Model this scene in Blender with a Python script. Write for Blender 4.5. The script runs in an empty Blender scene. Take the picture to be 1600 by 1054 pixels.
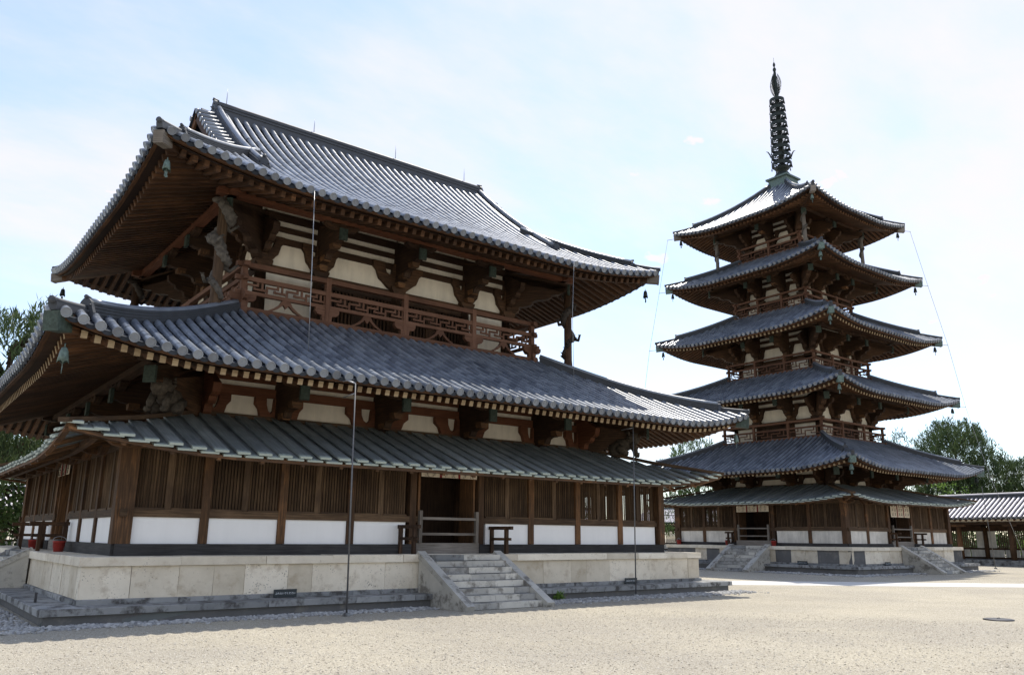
import bpy, math, random
import numpy as np
from mathutils import Matrix, Vector

random.seed(7); rng = np.random.default_rng(7)
scene = bpy.context.scene
COL = scene.collection
R = math.radians

# ------------------------------------------------------------------ camera
cam_d = bpy.data.cameras.new('camera'); cam = bpy.data.objects.new('camera', cam_d); COL.objects.link(cam)
yaw, pit, rol = 0.659, 0.2418, 0.0087
dv = Vector((math.sin(yaw)*math.cos(pit), math.cos(yaw)*math.cos(pit), math.sin(pit)))
rv = Vector((math.cos(yaw), -math.sin(yaw), 0)); uv_ = rv.cross(dv)
RV = rv*math.cos(rol)+uv_*math.sin(rol); UV = uv_*math.cos(rol)-rv*math.sin(rol)
cam.matrix_world = Matrix(((RV.x, UV.x, -dv.x, -13.776), (RV.y, UV.y, -dv.y, -28.112), (RV.z, UV.z, -dv.z, 1.825), (0, 0, 0, 1)))
cam_d.sensor_width = 36.0; cam_d.lens = 1259.0/1600*36; cam_d.clip_start = .1; cam_d.clip_end = 5000
scene.camera = cam
CAM = np.array([-13.776, -28.112, 1.825])

# ------------------------------------------------------------------ sky, sun, exposure
SUN = Vector((.46, .27, 1.0)).normalized()
elev = math.asin(SUN.z); azim = math.atan2(SUN.x, SUN.y)
world = bpy.data.worlds.new('World'); scene.world = world; world.use_nodes = True
nt = world.node_tree; nt.nodes.clear()
def N(tree, t, **kw):
    n = tree.nodes.new(t)
    for k, v in kw.items(): setattr(n, k, v)
    return n
out = N(nt, 'ShaderNodeOutputWorld'); bg = N(nt, 'ShaderNodeBackground'); bg.inputs['Strength'].default_value = .112
sky = N(nt, 'ShaderNodeTexSky'); sky.sky_type = 'NISHITA'; sky.sun_disc = False
sky.sun_elevation = elev; sky.sun_rotation = azim; sky.air_density = 1.0; sky.dust_density = 0.25; sky.ozone_density = 1.8
tc = N(nt, 'ShaderNodeTexCoord'); sep = N(nt, 'ShaderNodeSeparateXYZ')
nt.links.new(tc.outputs['Generated'], sep.inputs[0])
ad = N(nt, 'ShaderNodeMath', operation='ADD'); ad.inputs[1].default_value = .22
mx0 = N(nt, 'ShaderNodeMath', operation='MAXIMUM'); mx0.inputs[1].default_value = 0.0
nt.links.new(sep.outputs['Z'], mx0.inputs[0]); nt.links.new(mx0.outputs[0], ad.inputs[0])
dvx = N(nt, 'ShaderNodeMath', operation='DIVIDE'); dvy = N(nt, 'ShaderNodeMath', operation='DIVIDE')
for d_, c_ in ((dvx, 'X'), (dvy, 'Y')):
    nt.links.new(sep.outputs[c_], d_.inputs[0]); nt.links.new(ad.outputs[0], d_.inputs[1])
cmb = N(nt, 'ShaderNodeCombineXYZ'); nt.links.new(dvx.outputs[0], cmb.inputs[0]); nt.links.new(dvy.outputs[0], cmb.inputs[1])
mp = N(nt, 'ShaderNodeMapping'); mp.inputs['Rotation'].default_value = (0, 0, .5); mp.inputs['Scale'].default_value = (.55, 1.0, 1); mp.inputs['Location'].default_value = (2.1, 1.15, 0)
nt.links.new(cmb.outputs[0], mp.inputs[0])
n1 = N(nt, 'ShaderNodeTexNoise'); n1.inputs['Scale'].default_value = .85; n1.inputs['Detail'].default_value = 7; n1.inputs['Roughness'].default_value = .55; n1.inputs['Distortion'].default_value = .25
nt.links.new(mp.outputs[0], n1.inputs['Vector'])
n2 = N(nt, 'ShaderNodeTexNoise'); n2.inputs['Scale'].default_value = 5.0; n2.inputs['Detail'].default_value = 6; n2.inputs['Roughness'].default_value = .6
nt.links.new(mp.outputs[0], n2.inputs['Vector'])
mad = N(nt, 'ShaderNodeMath', operation='MULTIPLY_ADD'); mad.inputs[1].default_value = .32
nt.links.new(n2.outputs[0], mad.inputs[0]); nt.links.new(n1.outputs[0], mad.inputs[2])
cr = N(nt, 'ShaderNodeMapRange'); cr.interpolation_type = 'SMOOTHSTEP'
cr.inputs['From Min'].default_value = .54; cr.inputs['From Max'].default_value = .86; cr.inputs['To Min'].default_value = .22; cr.inputs['To Max'].default_value = .97
nt.links.new(mad.outputs[0], cr.inputs['Value'])
n3 = N(nt, 'ShaderNodeTexNoise'); n3.inputs['Scale'].default_value = 9.0; n3.inputs['Detail'].default_value = 5; n3.inputs['Roughness'].default_value = .55
nt.links.new(cmb.outputs[0], n3.inputs['Vector'])
n4 = N(nt, 'ShaderNodeTexNoise'); n4.inputs['Scale'].default_value = 1.7; n4.inputs['Detail'].default_value = 2; nt.links.new(cmb.outputs[0], n4.inputs['Vector'])
pf = N(nt, 'ShaderNodeMath', operation='MULTIPLY_ADD'); pf.inputs[1].default_value = .55; nt.links.new(n4.outputs[0], pf.inputs[0]); nt.links.new(n3.outputs[0], pf.inputs[2])
pr_ = N(nt, 'ShaderNodeMapRange'); pr_.interpolation_type = 'SMOOTHSTEP'; pr_.inputs['From Min'].default_value = .90; pr_.inputs['From Max'].default_value = 1.02; nt.links.new(pf.outputs[0], pr_.inputs['Value'])
mxp = N(nt, 'ShaderNodeMath', operation='MAXIMUM'); nt.links.new(cr.outputs[0], mxp.inputs[0]); nt.links.new(pr_.outputs[0], mxp.inputs[1])
mixc = N(nt, 'ShaderNodeMix', data_type='RGBA'); mixc.inputs[7].default_value = (3.75, 3.6, 3.7, 1)
nt.links.new(mxp.outputs[0], mixc.inputs[0]); nt.links.new(sky.outputs[0], mixc.inputs[6])
nt.links.new(mixc.outputs[2], bg.inputs['Color']); nt.links.new(bg.outputs[0], out.inputs[0])
sun_d = bpy.data.lights.new('sun', 'SUN'); sun_d.energy = 2.3; sun_d.angle = R(.53); sun_d.color = (1, .945, .85)
sun = bpy.data.objects.new('sun', sun_d); COL.objects.link(sun); sun.rotation_euler = SUN.to_track_quat('Z', 'Y').to_euler(); sun.location = (0, 0, 60)
scene.view_settings.view_transform = 'Standard'; scene.view_settings.look = 'None'
scene.view_settings.exposure = 1.27; scene.view_settings.gamma = 1; scene.view_settings.use_curve_mapping = False

# ------------------------------------------------------------------ materials
def material(name):
    m = bpy.data.materials.new(name); m.use_nodes = True
    t = m.node_tree; b = t.nodes['Principled BSDF']
    return m, t, b
def ramp(t, stops):
    r = N(t, 'ShaderNodeValToRGB'); e = r.color_ramp.elements
    while len(e) < len(stops): e.new(.5)
    for k, (p, c) in enumerate(stops):
        e[k].position = p; e[k].color = (*c, 1) if len(c) == 3 else c
    return r
def noise(t, vec, scale, detail=4, rough=.55):
    n = N(t, 'ShaderNodeTexNoise'); n.inputs['Scale'].default_value = scale; n.inputs['Detail'].default_value = detail; n.inputs['Roughness'].default_value = rough
    if vec is not None: t.links.new(vec, n.inputs['Vector'])
    return n
def bump(t, b, h, strength, dist):
    n = N(t, 'ShaderNodeBump'); n.inputs['Strength'].default_value = strength; n.inputs['Distance'].default_value = dist
    t.links.new(h, n.inputs['Height']); t.links.new(n.outputs[0], b.inputs['Normal'])
def mathn(t, op, a, b=None):
    n = N(t, 'ShaderNodeMath', operation=op)
    for k, x in ((0, a), (1, b)):
        if x is None: continue
        if isinstance(x, (int, float)): n.inputs[k].default_value = x
        else: t.links.new(x, n.inputs[k])
    return n.outputs[0]
def mixrgb(t, fac, a, b, mode='MIX'):
    n = N(t, 'ShaderNodeMix', data_type='RGBA', blend_type=mode)
    for k, x in ((0, fac), (6, a), (7, b)):
        if isinstance(x, (int, float)): n.inputs[k].default_value = x
        elif isinstance(x, tuple): n.inputs[k].default_value = (*x, 1) if len(x) == 3 else x
        else: t.links.new(x, n.inputs[k])
    return n.outputs[2]
def tintval(t):
    a = N(t, 'ShaderNodeAttribute'); a.attribute_name = 'tint'
    o = N(t, 'ShaderNodeObjectInfo')
    return mathn(t, 'FRACT', mathn(t, 'ADD', a.outputs['Fac'], o.outputs['Random']))

def wood(name, dark, mid, light, rough=.75, wear=.0):
    m, t, b = material(name)
    u = N(t, 'ShaderNodeUVMap'); mp = N(t, 'ShaderNodeMapping'); mp.inputs['Scale'].default_value = (.9, 16, 1)
    t.links.new(u.outputs[0], mp.inputs[0])
    g = noise(t, mp.outputs[0], 1.6, 6, .62)
    geo = N(t, 'ShaderNodeNewGeometry')
    big = noise(t, geo.outputs['Position'], .9, 4, .6)
    f = mathn(t, 'ADD', mathn(t, 'MULTIPLY', g.outputs[0], .62), mathn(t, 'MULTIPLY', big.outputs[0], .38))
    f = mathn(t, 'ADD', f, mathn(t, 'MULTIPLY', mathn(t, 'SUBTRACT', tintval(t), .5), .14))
    r = ramp(t, [(.30, dark), (.5, mid), (.72, light)])
    t.links.new(f, r.inputs[0])
    col = r.outputs[0]
    if wear:      # rubbed patches where the bare orange wood shows
        wn = noise(t, geo.outputs['Position'], 1.1, 5, .7); wr = ramp(t, [(.56, (0, 0, 0)), (.72, (1, 1, 1))]); t.links.new(mathn(t, 'ADD', mathn(t, 'MULTIPLY', wn.outputs[0], .75), mathn(t, 'MULTIPLY', g.outputs[0], .25)), wr.inputs[0])
        col = mixrgb(t, mathn(t, 'MULTIPLY', wr.outputs[0], wear), col, (.30, .135, .05))
    t.links.new(col, b.inputs['Base Color']); b.inputs['Roughness'].default_value = rough
    b.inputs['Specular IOR Level'].default_value = .25
    bump(t, b, g.outputs[0], .5, .012)
    return m
W_DARK = wood('aged dark timber', (.016, .0085, .0055), (.046, .025, .014), (.14, .073, .037))
W_EAVE = wood('rafter timber', (.020, .0095, .005), (.060, .029, .014), (.18, .083, .037))
W_SOFF = wood('darkened soffit boards', (.012, .007, .005), (.026, .014, .009), (.06, .032, .018))  # board colour darkened to deepen the shade in the gaps between rafters
W_RED = wood('red painted timber', (.065, .024, .012), (.13, .050, .025), (.22, .09, .046))
W_BRN = wood('reddish railing timber', (.060, .028, .017), (.125, .060, .036), (.20, .105, .068))
W_LAT = wood('weathered lattice timber', (.028, .0165, .0095), (.078, .047, .026), (.19, .12, .068))
W_POST = wood('worn post timber', (.028, .0155, .0085), (.080, .043, .022), (.25, .12, .05), wear=.8)
W_SILL = wood('charcoal grey sill timber', (.014, .013, .013), (.034, .032, .032), (.07, .066, .064))
W_PALE = wood('pale timber', (.20, .13, .08), (.34, .24, .15), (.48, .36, .24))
W_GREY = wood('silver grey timber', (.085, .072, .06), (.17, .148, .127), (.28, .25, .22))
W_TIP = wood('pale rafter ends', (.16, .11, .065), (.31, .235, .15), (.46, .37, .25))

def plaster(name, c, stain=.12):
    m, t, b = material(name); geo = N(t, 'ShaderNodeNewGeometry')
    n = noise(t, geo.outputs['Position'], 1.3, 6, .65)
    s = N(t, 'ShaderNodeMapping'); s.inputs['Scale'].default_value = (3, 3, .35); t.links.new(geo.outputs['Position'], s.inputs[0])
    n2 = noise(t, s.outputs[0], 1.5, 5, .6)
    f = mathn(t, 'MULTIPLY', n.outputs[0], n2.outputs[0])
    r = ramp(t, [(.12, tuple(x*(1-stain*1.6) for x in c)), (.34, c)]); t.links.new(f, r.inputs[0])
    t.links.new(r.outputs[0], b.inputs['Base Color']); b.inputs['Roughness'].default_value = .9; b.inputs['Specular IOR Level'].default_value = .1
    n3 = noise(t, geo.outputs['Position'], 30, 3); bump(t, b, n3.outputs[0], .15, .004)
    return m
P_CREAM = plaster('cream plaster', (.80, .735, .62), .12)
P_WHITE = plaster('white plaster', (.88, .875, .87), .03)
P_AGED = plaster('aged white plaster', (.74, .70, .63), .22)

def tile_mat(name, lo, hi, rough, spec=.8):
    m, t, b = material(name); geo = N(t, 'ShaderNodeNewGeometry')
    n = noise(t, geo.outputs['Position'], 2.2, 6, .65); tv = tintval(t)
    f = mathn(t, 'ADD', mathn(t, 'MULTIPLY', n.outputs[0], .68), mathn(t, 'MULTIPLY', tv, .32))
    r = ramp(t, [(.22, lo), (.78, hi)]); t.links.new(f, r.inputs[0])
    n2 = noise(t, geo.outputs['Position'], 9, 5, .7)
    sp = ramp(t, [(.60, (0, 0, 0)), (.74, (1, 1, 1))]); t.links.new(n2.outputs[0], sp.inputs[0])
    col = mixrgb(t, mathn(t, 'MULTIPLY', sp.outputs[0], .22), r.outputs[0], (.26, .27, .27))
    t.links.new(col, b.inputs['Base Color'])
    rr = N(t, 'ShaderNodeMapRange'); rr.inputs['To Min'].default_value = rough-.08; rr.inputs['To Max'].default_value = rough+.14
    t.links.new(n.outputs[0], rr.inputs['Value']); t.links.new(rr.outputs[0], b.inputs['Roughness'])
    b.inputs['Specular IOR Level'].default_value = spec
    n3 = noise(t, geo.outputs['Position'], 22, 3); bump(t, b, n3.outputs[0], .22, .006)
    return m
T_ROUND = tile_mat('grey roof tile', (.060, .074, .102), (.23, .26, .305), .30)
T_PAN = tile_mat('dark pan tile', (.012, .016, .024), (.045, .055, .074), .65, spec=.2)
T_RIDGE = tile_mat('ridge tile', (.018, .021, .027), (.062, .068, .080), .55, spec=.4)
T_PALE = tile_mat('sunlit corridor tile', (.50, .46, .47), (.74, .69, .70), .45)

def board_mat():
    m, t, b = material('lichened roof board')
    u = N(t, 'ShaderNodeUVMap'); mp = N(t, 'ShaderNodeMapping'); mp.inputs['Scale'].default_value = (.7, 14, 1); t.links.new(u.outputs[0], mp.inputs[0])
    g = noise(t, mp.outputs[0], 1.5, 6, .65); geo = N(t, 'ShaderNodeNewGeometry'); big = noise(t, geo.outputs['Position'], 1.7, 4)
    f = mathn(t, 'ADD', mathn(t, 'MULTIPLY', g.outputs[0], .55), mathn(t, 'MULTIPLY', big.outputs[0], .3))
    f = mathn(t, 'ADD', f, mathn(t, 'MULTIPLY', tintval(t), .16))
    r = ramp(t, [(.28, (.062, .072, .076)), (.5, (.17, .188, .190)), (.75, (.32, .34, .335))]); t.links.new(f, r.inputs[0])
    # crust of pale lichen on the weathered lower end of each board (u runs down the board, attribute 'low' is metres from its lower end)
    at = N(t, 'ShaderNodeAttribute'); at.attribute_name = 'low'
    nl = noise(t, geo.outputs['Position'], 14, 5, .7)
    edge = mathn(t, 'SUBTRACT', mathn(t, 'MULTIPLY', nl.outputs[0], .42), at.outputs['Fac'])
    e2 = ramp(t, [(.03, (0, 0, 0)), (.13, (1, 1, 1))]); t.links.new(edge, e2.inputs[0])
    col = mixrgb(t, mathn(t, 'MULTIPLY', e2.outputs[0], .75), r.outputs[0], (.42, .48, .43))
    t.links.new(col, b.inputs['Base Color']); b.inputs['Roughness'].default_value = .62; b.inputs['Specular IOR Level'].default_value = .35
    bump(t, b, g.outputs[0], .5, .01)
    return m
M_BOARD = board_mat()

def stone_mat(name, lo, hi, pit=.5, pscale=26, stain=(.16, .14, .12), stain_amt=.25, rough=.85, sth=.54):
    m, t, b = material(name); geo = N(t, 'ShaderNodeNewGeometry'); tv = tintval(t)
    o = N(t, 'ShaderNodeObjectInfo')
    off = N(t, 'ShaderNodeVectorMath', operation='MULTIPLY_ADD'); off.inputs[1].default_value = (1, 1, 1)
    cx = N(t, 'ShaderNodeCombineXYZ'); t.links.new(mathn(t, 'MULTIPLY', o.outputs['Random'], 37.0), cx.inputs[0]); t.links.new(mathn(t, 'MULTIPLY', o.outputs['Random'], 91.0), cx.inputs[2])
    t.links.new(geo.outputs['Position'], off.inputs[0]); t.links.new(cx.outputs[0], off.inputs[2])
    P = off.outputs[0]
    n = noise(t, P, 1.6, 7, .65)
    f = mathn(t, 'ADD', mathn(t, 'MULTIPLY', n.outputs[0], .6), mathn(t, 'MULTIPLY', tv, .4))
    r = ramp(t, [(.25, lo), (.75, hi)]); t.links.new(f, r.inputs[0])
    n2 = noise(t, P, 2.6, 6, .7); s = ramp(t, [(sth, (0, 0, 0)), (sth+.13, (1, 1, 1))]); t.links.new(n2.outputs[0], s.inputs[0])
    c1 = mixrgb(t, mathn(t, 'MULTIPLY', s.outputs[0], stain_amt), r.outputs[0], stain)
    v = N(t, 'ShaderNodeTexVoronoi'); v.inputs['Scale'].default_value = pscale; v.inputs['Randomness'].default_value = 1
    nd = noise(t, P, 9, 4); dv_ = N(t, 'ShaderNodeVectorMath', operation='MULTIPLY_ADD'); dv_.inputs[1].default_value = (.12, .12, .12)
    t.links.new(nd.outputs['Color'], dv_.inputs[0]); t.links.new(P, dv_.inputs[2]); t.links.new(dv_.outputs[0], v.inputs['Vector'])
    nb = noise(t, P, 3.5, 3); thr = mathn(t, 'MULTIPLY', mathn(t, 'SUBTRACT', nb.outputs[0], .36), mathn(t, 'ADD', mathn(t, 'MULTIPLY', tv, .75), .35))
    pm = mathn(t, 'LESS_THAN', v.outputs['Distance'], thr)
    c2 = mixrgb(t, mathn(t, 'MULTIPLY', pm, pit), c1, (.13, .115, .095))
    t.links.new(c2, b.inputs['Base Color']); b.inputs['Roughness'].default_value = rough; b.inputs['Specular IOR Level'].default_value = .2
    n3 = noise(t, P, 28, 5, .7)
    bump(t, b, mathn(t, 'SUBTRACT', n3.outputs[0], mathn(t, 'MULTIPLY', pm, .8)), .45, .012)
    return m
S_TUFF = stone_mat('pale tuff slab', (.50, .435, .33), (.78, .705, .575), .6, 19, (.36, .28, .19), .5, sth=.52)
S_CAP = stone_mat('tuff coping', (.52, .46, .36), (.82, .75, .62), .6, 24, (.38, .30, .21), .5)
S_GRAN = stone_mat('grey granite kerb', (.17, .175, .175), (.36, .36, .35), .25, 60, (.05, .044, .04), .85, sth=.49)
S_KERB = stone_mat('mossy shade-darkened riser stone', (.075, .082, .080), (.16, .17, .165), .2, 50, (.03, .032, .028), .8)  # base tone darkened for the shade under the coping, with greenish stain
S_DARK = stone_mat('dark andesite slab', (.085, .085, .085), (.16, .155, .15), .3, 40, (.30, .27, .23), .35)
S_STEP = stone_mat('stair stone', (.27, .265, .25), (.60, .57, .50), .4, 40, (.085, .072, .06), .7, sth=.50)
S_PATH = stone_mat('pale path stone', (.52, .50, .46), (.66, .64, .6), .1, 40, (.42, .40, .36), .3)

def plain(name, c, rough=.6, metal=0, vary=.35, scale=8, spec=.4):
    m, t, b = material(name); geo = N(t, 'ShaderNodeNewGeometry'); n = noise(t, geo.outputs['Position'], scale, 5, .6)
    r = ramp(t, [(.3, tuple(x*(1-vary) for x in c)), (.7, tuple(min(1, x*(1+vary*.6)) for x in c))]); t.links.new(n.outputs[0], r.inputs[0])
    t.links.new(r.outputs[0], b.inputs['Base Color']); b.inputs['Roughness'].default_value = rough; b.inputs['Metallic'].default_value = metal; b.inputs['Specular IOR Level'].default_value = spec
    bump(t, b, n.outputs[0], .2, .004)
    return m
M_VERD = plain('verdigris bronze', (.115, .165, .15), .6, .15, .5, 14)
M_CAPG = plain('green bronze cap', (.045, .066, .054), .6, .2, .5, 14)
M_BRONZE = plain('dark bronze', (.018, .026, .024), .6, .2, .5, 6)
M_IRON = plain('dark iron', (.06, .06, .065), .5, .6, .3)
M_MAST = plain('grey mast metal', (.13, .13, .135), .5, .4, .2)
M_STEEL = plain('dull steel', (.34, .35, .37), .42, .6, .2)
M_SIGN = plain('black sign plate', (.022, .03, .036), .45, 0, .2)
M_LETTER = plain('white lettering', (.72, .76, .78), .6, 0, .1)
M_RED = plain('red bucket paint', (.32, .035, .028), .45, 0, .25)
M_CLOTH = plain('cream cloth', (.72, .62, .48), .9, 0, .1)
M_CLOTHRED = plain('crimson ribbon', (.22, .018, .02), .8, 0, .2)
M_INK = plain('ink', (.10, .085, .07), .9, 0, .2)
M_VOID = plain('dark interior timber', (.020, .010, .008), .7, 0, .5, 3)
M_CARVE = plain('grey weathered carving', (.085, .074, .062), .8, 0, .6, 9)
M_DARKCARVE = plain('dark weathered carving', (.035, .027, .021), .8, 0, .5, 9)
M_BROWNCARVE = plain('brown weathered carving', (.075, .060, .045), .8, 0, .6, 9)

def ground_mat():
    m, t, b = material('raked gravel'); geo = N(t, 'ShaderNodeNewGeometry'); P = geo.outputs['Position']
    v = N(t, 'ShaderNodeTexVoronoi'); v.inputs['Scale'].default_value = 48; t.links.new(P, v.inputs['Vector'])
    v2 = N(t, 'ShaderNodeTexVoronoi'); v2.inputs['Scale'].default_value = 110; t.links.new(P, v2.inputs['Vector'])
    big = noise(t, P, .35, 6, .6); med = noise(t, P, 13, 6, .75)
    sv = N(t, 'ShaderNodeSeparateColor'); t.links.new(v.outputs['Color'], sv.inputs[0])
    f = mathn(t, 'ADD', mathn(t, 'MULTIPLY', sv.outputs[0], .55), mathn(t, 'MULTIPLY', med.outputs[0], .45))
    r = ramp(t, [(.12, (.24, .21, .155)), (.40, (.50, .46, .37)), (.70, (.66, .62, .515)), (.95, (.84, .81, .72))]); t.links.new(f, r.inputs[0])
    c = mixrgb(t, .35, r.outputs[0], mixrgb(t, big.outputs[0], (.36, .32, .25), (.60, .55, .455)))
    gap = N(t, 'ShaderNodeMapRange'); gap.inputs['From Min'].default_value = .35; gap.inputs['From Max'].default_value = .75; t.links.new(v.outputs['Distance'], gap.inputs['Value'])
    wet = noise(t, P, .16, 5, .65); wr = ramp(t, [(.40, (.86, .86, .88)), (.62, (1.06, 1.05, 1.02))]); t.links.new(wet.outputs[0], wr.inputs[0])
    c = mixrgb(t, 1.0, c, wr.outputs[0], 'MULTIPLY')
    c2 = mixrgb(t, mathn(t, 'MULTIPLY', gap.outputs[0], .5), c, (.20, .165, .12))
    t.links.new(c2, b.inputs['Base Color']); b.inputs['Roughness'].default_value = .95; b.inputs['Specular IOR Level'].default_value = .1
    h = mathn(t, 'ADD', mathn(t, 'MULTIPLY', v.outputs['Distance'], -.6), mathn(t, 'MULTIPLY', v2.outputs['Distance'], -.3))
    h = mathn(t, 'ADD', h, mathn(t, 'MULTIPLY', med.outputs[0], .9))
    bump(t, b, h, .8, .03)
    return m
M_GROUND = ground_mat()
M_PEB = stone_mat('grey pebble', (.22, .22, .22), (.50, .49, .47), 0, 40, (.15, .14, .13), .3)
M_PEBB = stone_mat('beige gravel stone', (.36, .31, .24), (.66, .61, .52), 0, 40, (.3, .26, .2), .3)

def leaf_mat(name, a, b_, trans=.25):
    m, t, b = material(name); geo = N(t, 'ShaderNodeNewGeometry'); n = noise(t, geo.outputs['Position'], 1.2, 3)
    at = N(t, 'ShaderNodeAttribute'); at.attribute_name = 'tint'
    f = mathn(t, 'ADD', mathn(t, 'MULTIPLY', n.outputs[0], .5), mathn(t, 'MULTIPLY', at.outputs['Fac'], .5))
    r = ramp(t, [(.25, a), (.75, b_)]); t.links.new(f, r.inputs[0])
    t.links.new(r.outputs[0], b.inputs['Base Color']); b.inputs['Roughness'].default_value = .55; b.inputs['Specular IOR Level'].default_value = .3
    tr = N(t, 'ShaderNodeBsdfTranslucent'); t.links.new(r.outputs[0], tr.inputs[0]); ms = N(t, 'ShaderNodeMixShader'); ms.inputs[0].default_value = trans
    o = t.nodes['Material Output']; t.links.new(b.outputs[0], ms.inputs[1]); t.links.new(tr.outputs[0], ms.inputs[2]); t.links.new(ms.outputs[0], o.inputs[0])
    return m
L_PINE = leaf_mat('pine needles', (.026, .052, .020), (.095, .135, .046), .25)
L_BROAD = leaf_mat('broad leaves', (.035, .065, .02), (.095, .15, .045), .35)
L_LIGHT = leaf_mat('bright young leaves', (.10, .18, .03), (.20, .31, .06), .4)
M_BARK = plain('bark', (.07, .05, .038), .9, 0, .5, 6, .1)

# ------------------------------------------------------------------ mesh helpers
class MB:
    """collects primitives and links them as one mesh object"""
    def __init__(s): s.V = []; s.F = []; s.UV = []; s.S = []; s.n = 0; s.M = None; s.low = None
    def add(s, verts, faces, axis=(0, 0, 1), smooth=False):
        v = np.asarray(verts, float); ax = np.asarray(axis, float)
        if s.M is not None:
            v = v@s.M[:3, :3].T+s.M[:3, 3]; ax = s.M[:3, :3]@ax
        ax = ax/(np.linalg.norm(ax)+1e-12)
        ou, ov = rng.uniform(0, 50, 2)
        for f in faces:
            p = v[list(f)]
            n = np.cross(p[1]-p[0], p[2]-p[0]) if len(f) == 3 else np.cross(p[2]-p[0], p[3 % len(f)]-p[1])
            n = n/(np.linalg.norm(n)+1e-12); b = np.cross(n, ax); a = ax; L = np.linalg.norm(b)
            if L < .3:
                a = np.array([1., 0, 0]) if abs(n[0]) < .8 else np.array([0, 1., 0]); b = np.cross(n, a); L = np.linalg.norm(b)
            b = b/L
            s.UV.append(np.stack([p@a+ou, p@b+ov], 1)); s.F.append(tuple(i+s.n for i in f)); s.S.append(smooth)
        s.V.append(v); s.n += len(v)
        return s
    def box(s, x0, x1, y0, y1, z0, z1, axis=None):
        if axis is None:
            L = (x1-x0, y1-y0, z1-z0); k = int(np.argmax(np.abs(L))); axis = [0, 0, 0]; axis[k] = 1
        return s.add([(x0, y0, z0), (x1, y0, z0), (x1, y1, z0), (x0, y1, z0), (x0, y0, z1), (x1, y0, z1), (x1, y1, z1), (x0, y1, z1)],
                     [(0, 3, 2, 1), (4, 5, 6, 7), (0, 1, 5, 4), (1, 2, 6, 5), (2, 3, 7, 6), (3, 0, 4, 7)], axis)
    def beam(s, p0, p1, w, h, up=(0, 0, 1), w1=None, h1=None):
        p0 = np.array(p0, float); p1 = np.array(p1, float); d = p1-p0; d /= np.linalg.norm(d)
        sd = np.cross(d, up); sd /= np.linalg.norm(sd)+1e-12; u = np.cross(sd, d)
        V = []
        for p, ww, hh in ((p0, w, h), (p1, w1 or w, h1 or h)):
            V += [p-sd*ww/2-u*hh/2, p+sd*ww/2-u*hh/2, p+sd*ww/2+u*hh/2, p-sd*ww/2+u*hh/2]
        return s.add(V, [(0, 3, 2, 1), (4, 5, 6, 7), (0, 1, 5, 4), (1, 2, 6, 5), (2, 3, 7, 6), (3, 0, 4, 7)][::1], d)
    def prism(s, poly, O, A, B, th, axis=None):
        """polygon poly[(a,b)] in the plane O + a*A + b*B, thickness th along A x B, centred"""
        O = np.array(O, float); A = np.array(A, float); B = np.array(B, float); C = np.cross(A, B); C /= np.linalg.norm(C)
        P = [O+a*A+b*B for a, b in poly]; n = len(P)
        V = [p-C*th/2 for p in P]+[p+C*th/2 for p in P]
        F = [tuple(range(n-1, -1, -1)), tuple(range(n, 2*n))]+[(i, (i+1) % n, n+(i+1) % n, n+i) for i in range(n)]
        return s.add(V, F, A if axis is None else axis)
    def lathe(s, c, prof, n=12, smooth=True, axis=(0, 0, 1)):
        V = []; F = []
        for r, z in prof:
            for k in range(n):
                a = 2*math.pi*k/n; V.append((c[0]+r*math.cos(a), c[1]+r*math.sin(a), c[2]+z))
        m = len(prof)
        for j in range(m-1):
            for k in range(n): F.append((j*n+k, j*n+(k+1) % n, (j+1)*n+(k+1) % n, (j+1)*n+k))
        F.append(tuple(range(n-1, -1, -1))); F.append(tuple((m-1)*n+k for k in range(n)))
        return s.add(V, F, axis, smooth)
    def tube(s, path, rad, n=8, smooth=True):
        P = [np.array(p, float) for p in path]; V = []; F = []; ref = np.array([.13, .27, .95])
        for i, p in enumerate(P):
            d = P[min(i+1, len(P)-1)]-P[max(i-1, 0)]; d /= np.linalg.norm(d)+1e-12
            a = np.cross(d, ref); a /= np.linalg.norm(a)+1e-12; b = np.cross(d, a); r = rad[i] if hasattr(rad, '__len__') else rad
            for k in range(n):
                t = 2*math.pi*k/n; V.append(p+r*(math.cos(t)*a+math.sin(t)*b))
        for j in range(len(P)-1):
            for k in range(n): F.append((j*n+k, (j+1)*n+k, (j+1)*n+(k+1) % n, j*n+(k+1) % n))
        F.append(tuple(range(n))); F.append(tuple((len(P)-1)*n+k for k in range(n-1, -1, -1)))
        return s.add(V, F, P[-1]-P[0], smooth)
    def grid(s, pts, nu, nv, axis=(0, 0, 1), smooth=False):
        F = [(i*nv+j, i*nv+j+1, (i+1)*nv+j+1, (i+1)*nv+j) for i in range(nu-1) for j in range(nv-1)]
        return s.add(pts, F, axis, smooth)
    def mesh(s, name, mat, low=None):
        V = np.concatenate(s.V); me = raw_mesh(name, V, s.F, np.concatenate(s.UV), s.S)
        if low is not None:
            a = me.attributes.new('low', 'FLOAT', 'POINT'); a.data.foreach_set('value', np.asarray(low, np.float32))
        me.materials.append(mat)
        return me
    def build(s, name, mat, parent=None, kind=None, low=None):
        return link(name, s.mesh(name, mat, low), parent, kind)
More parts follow.
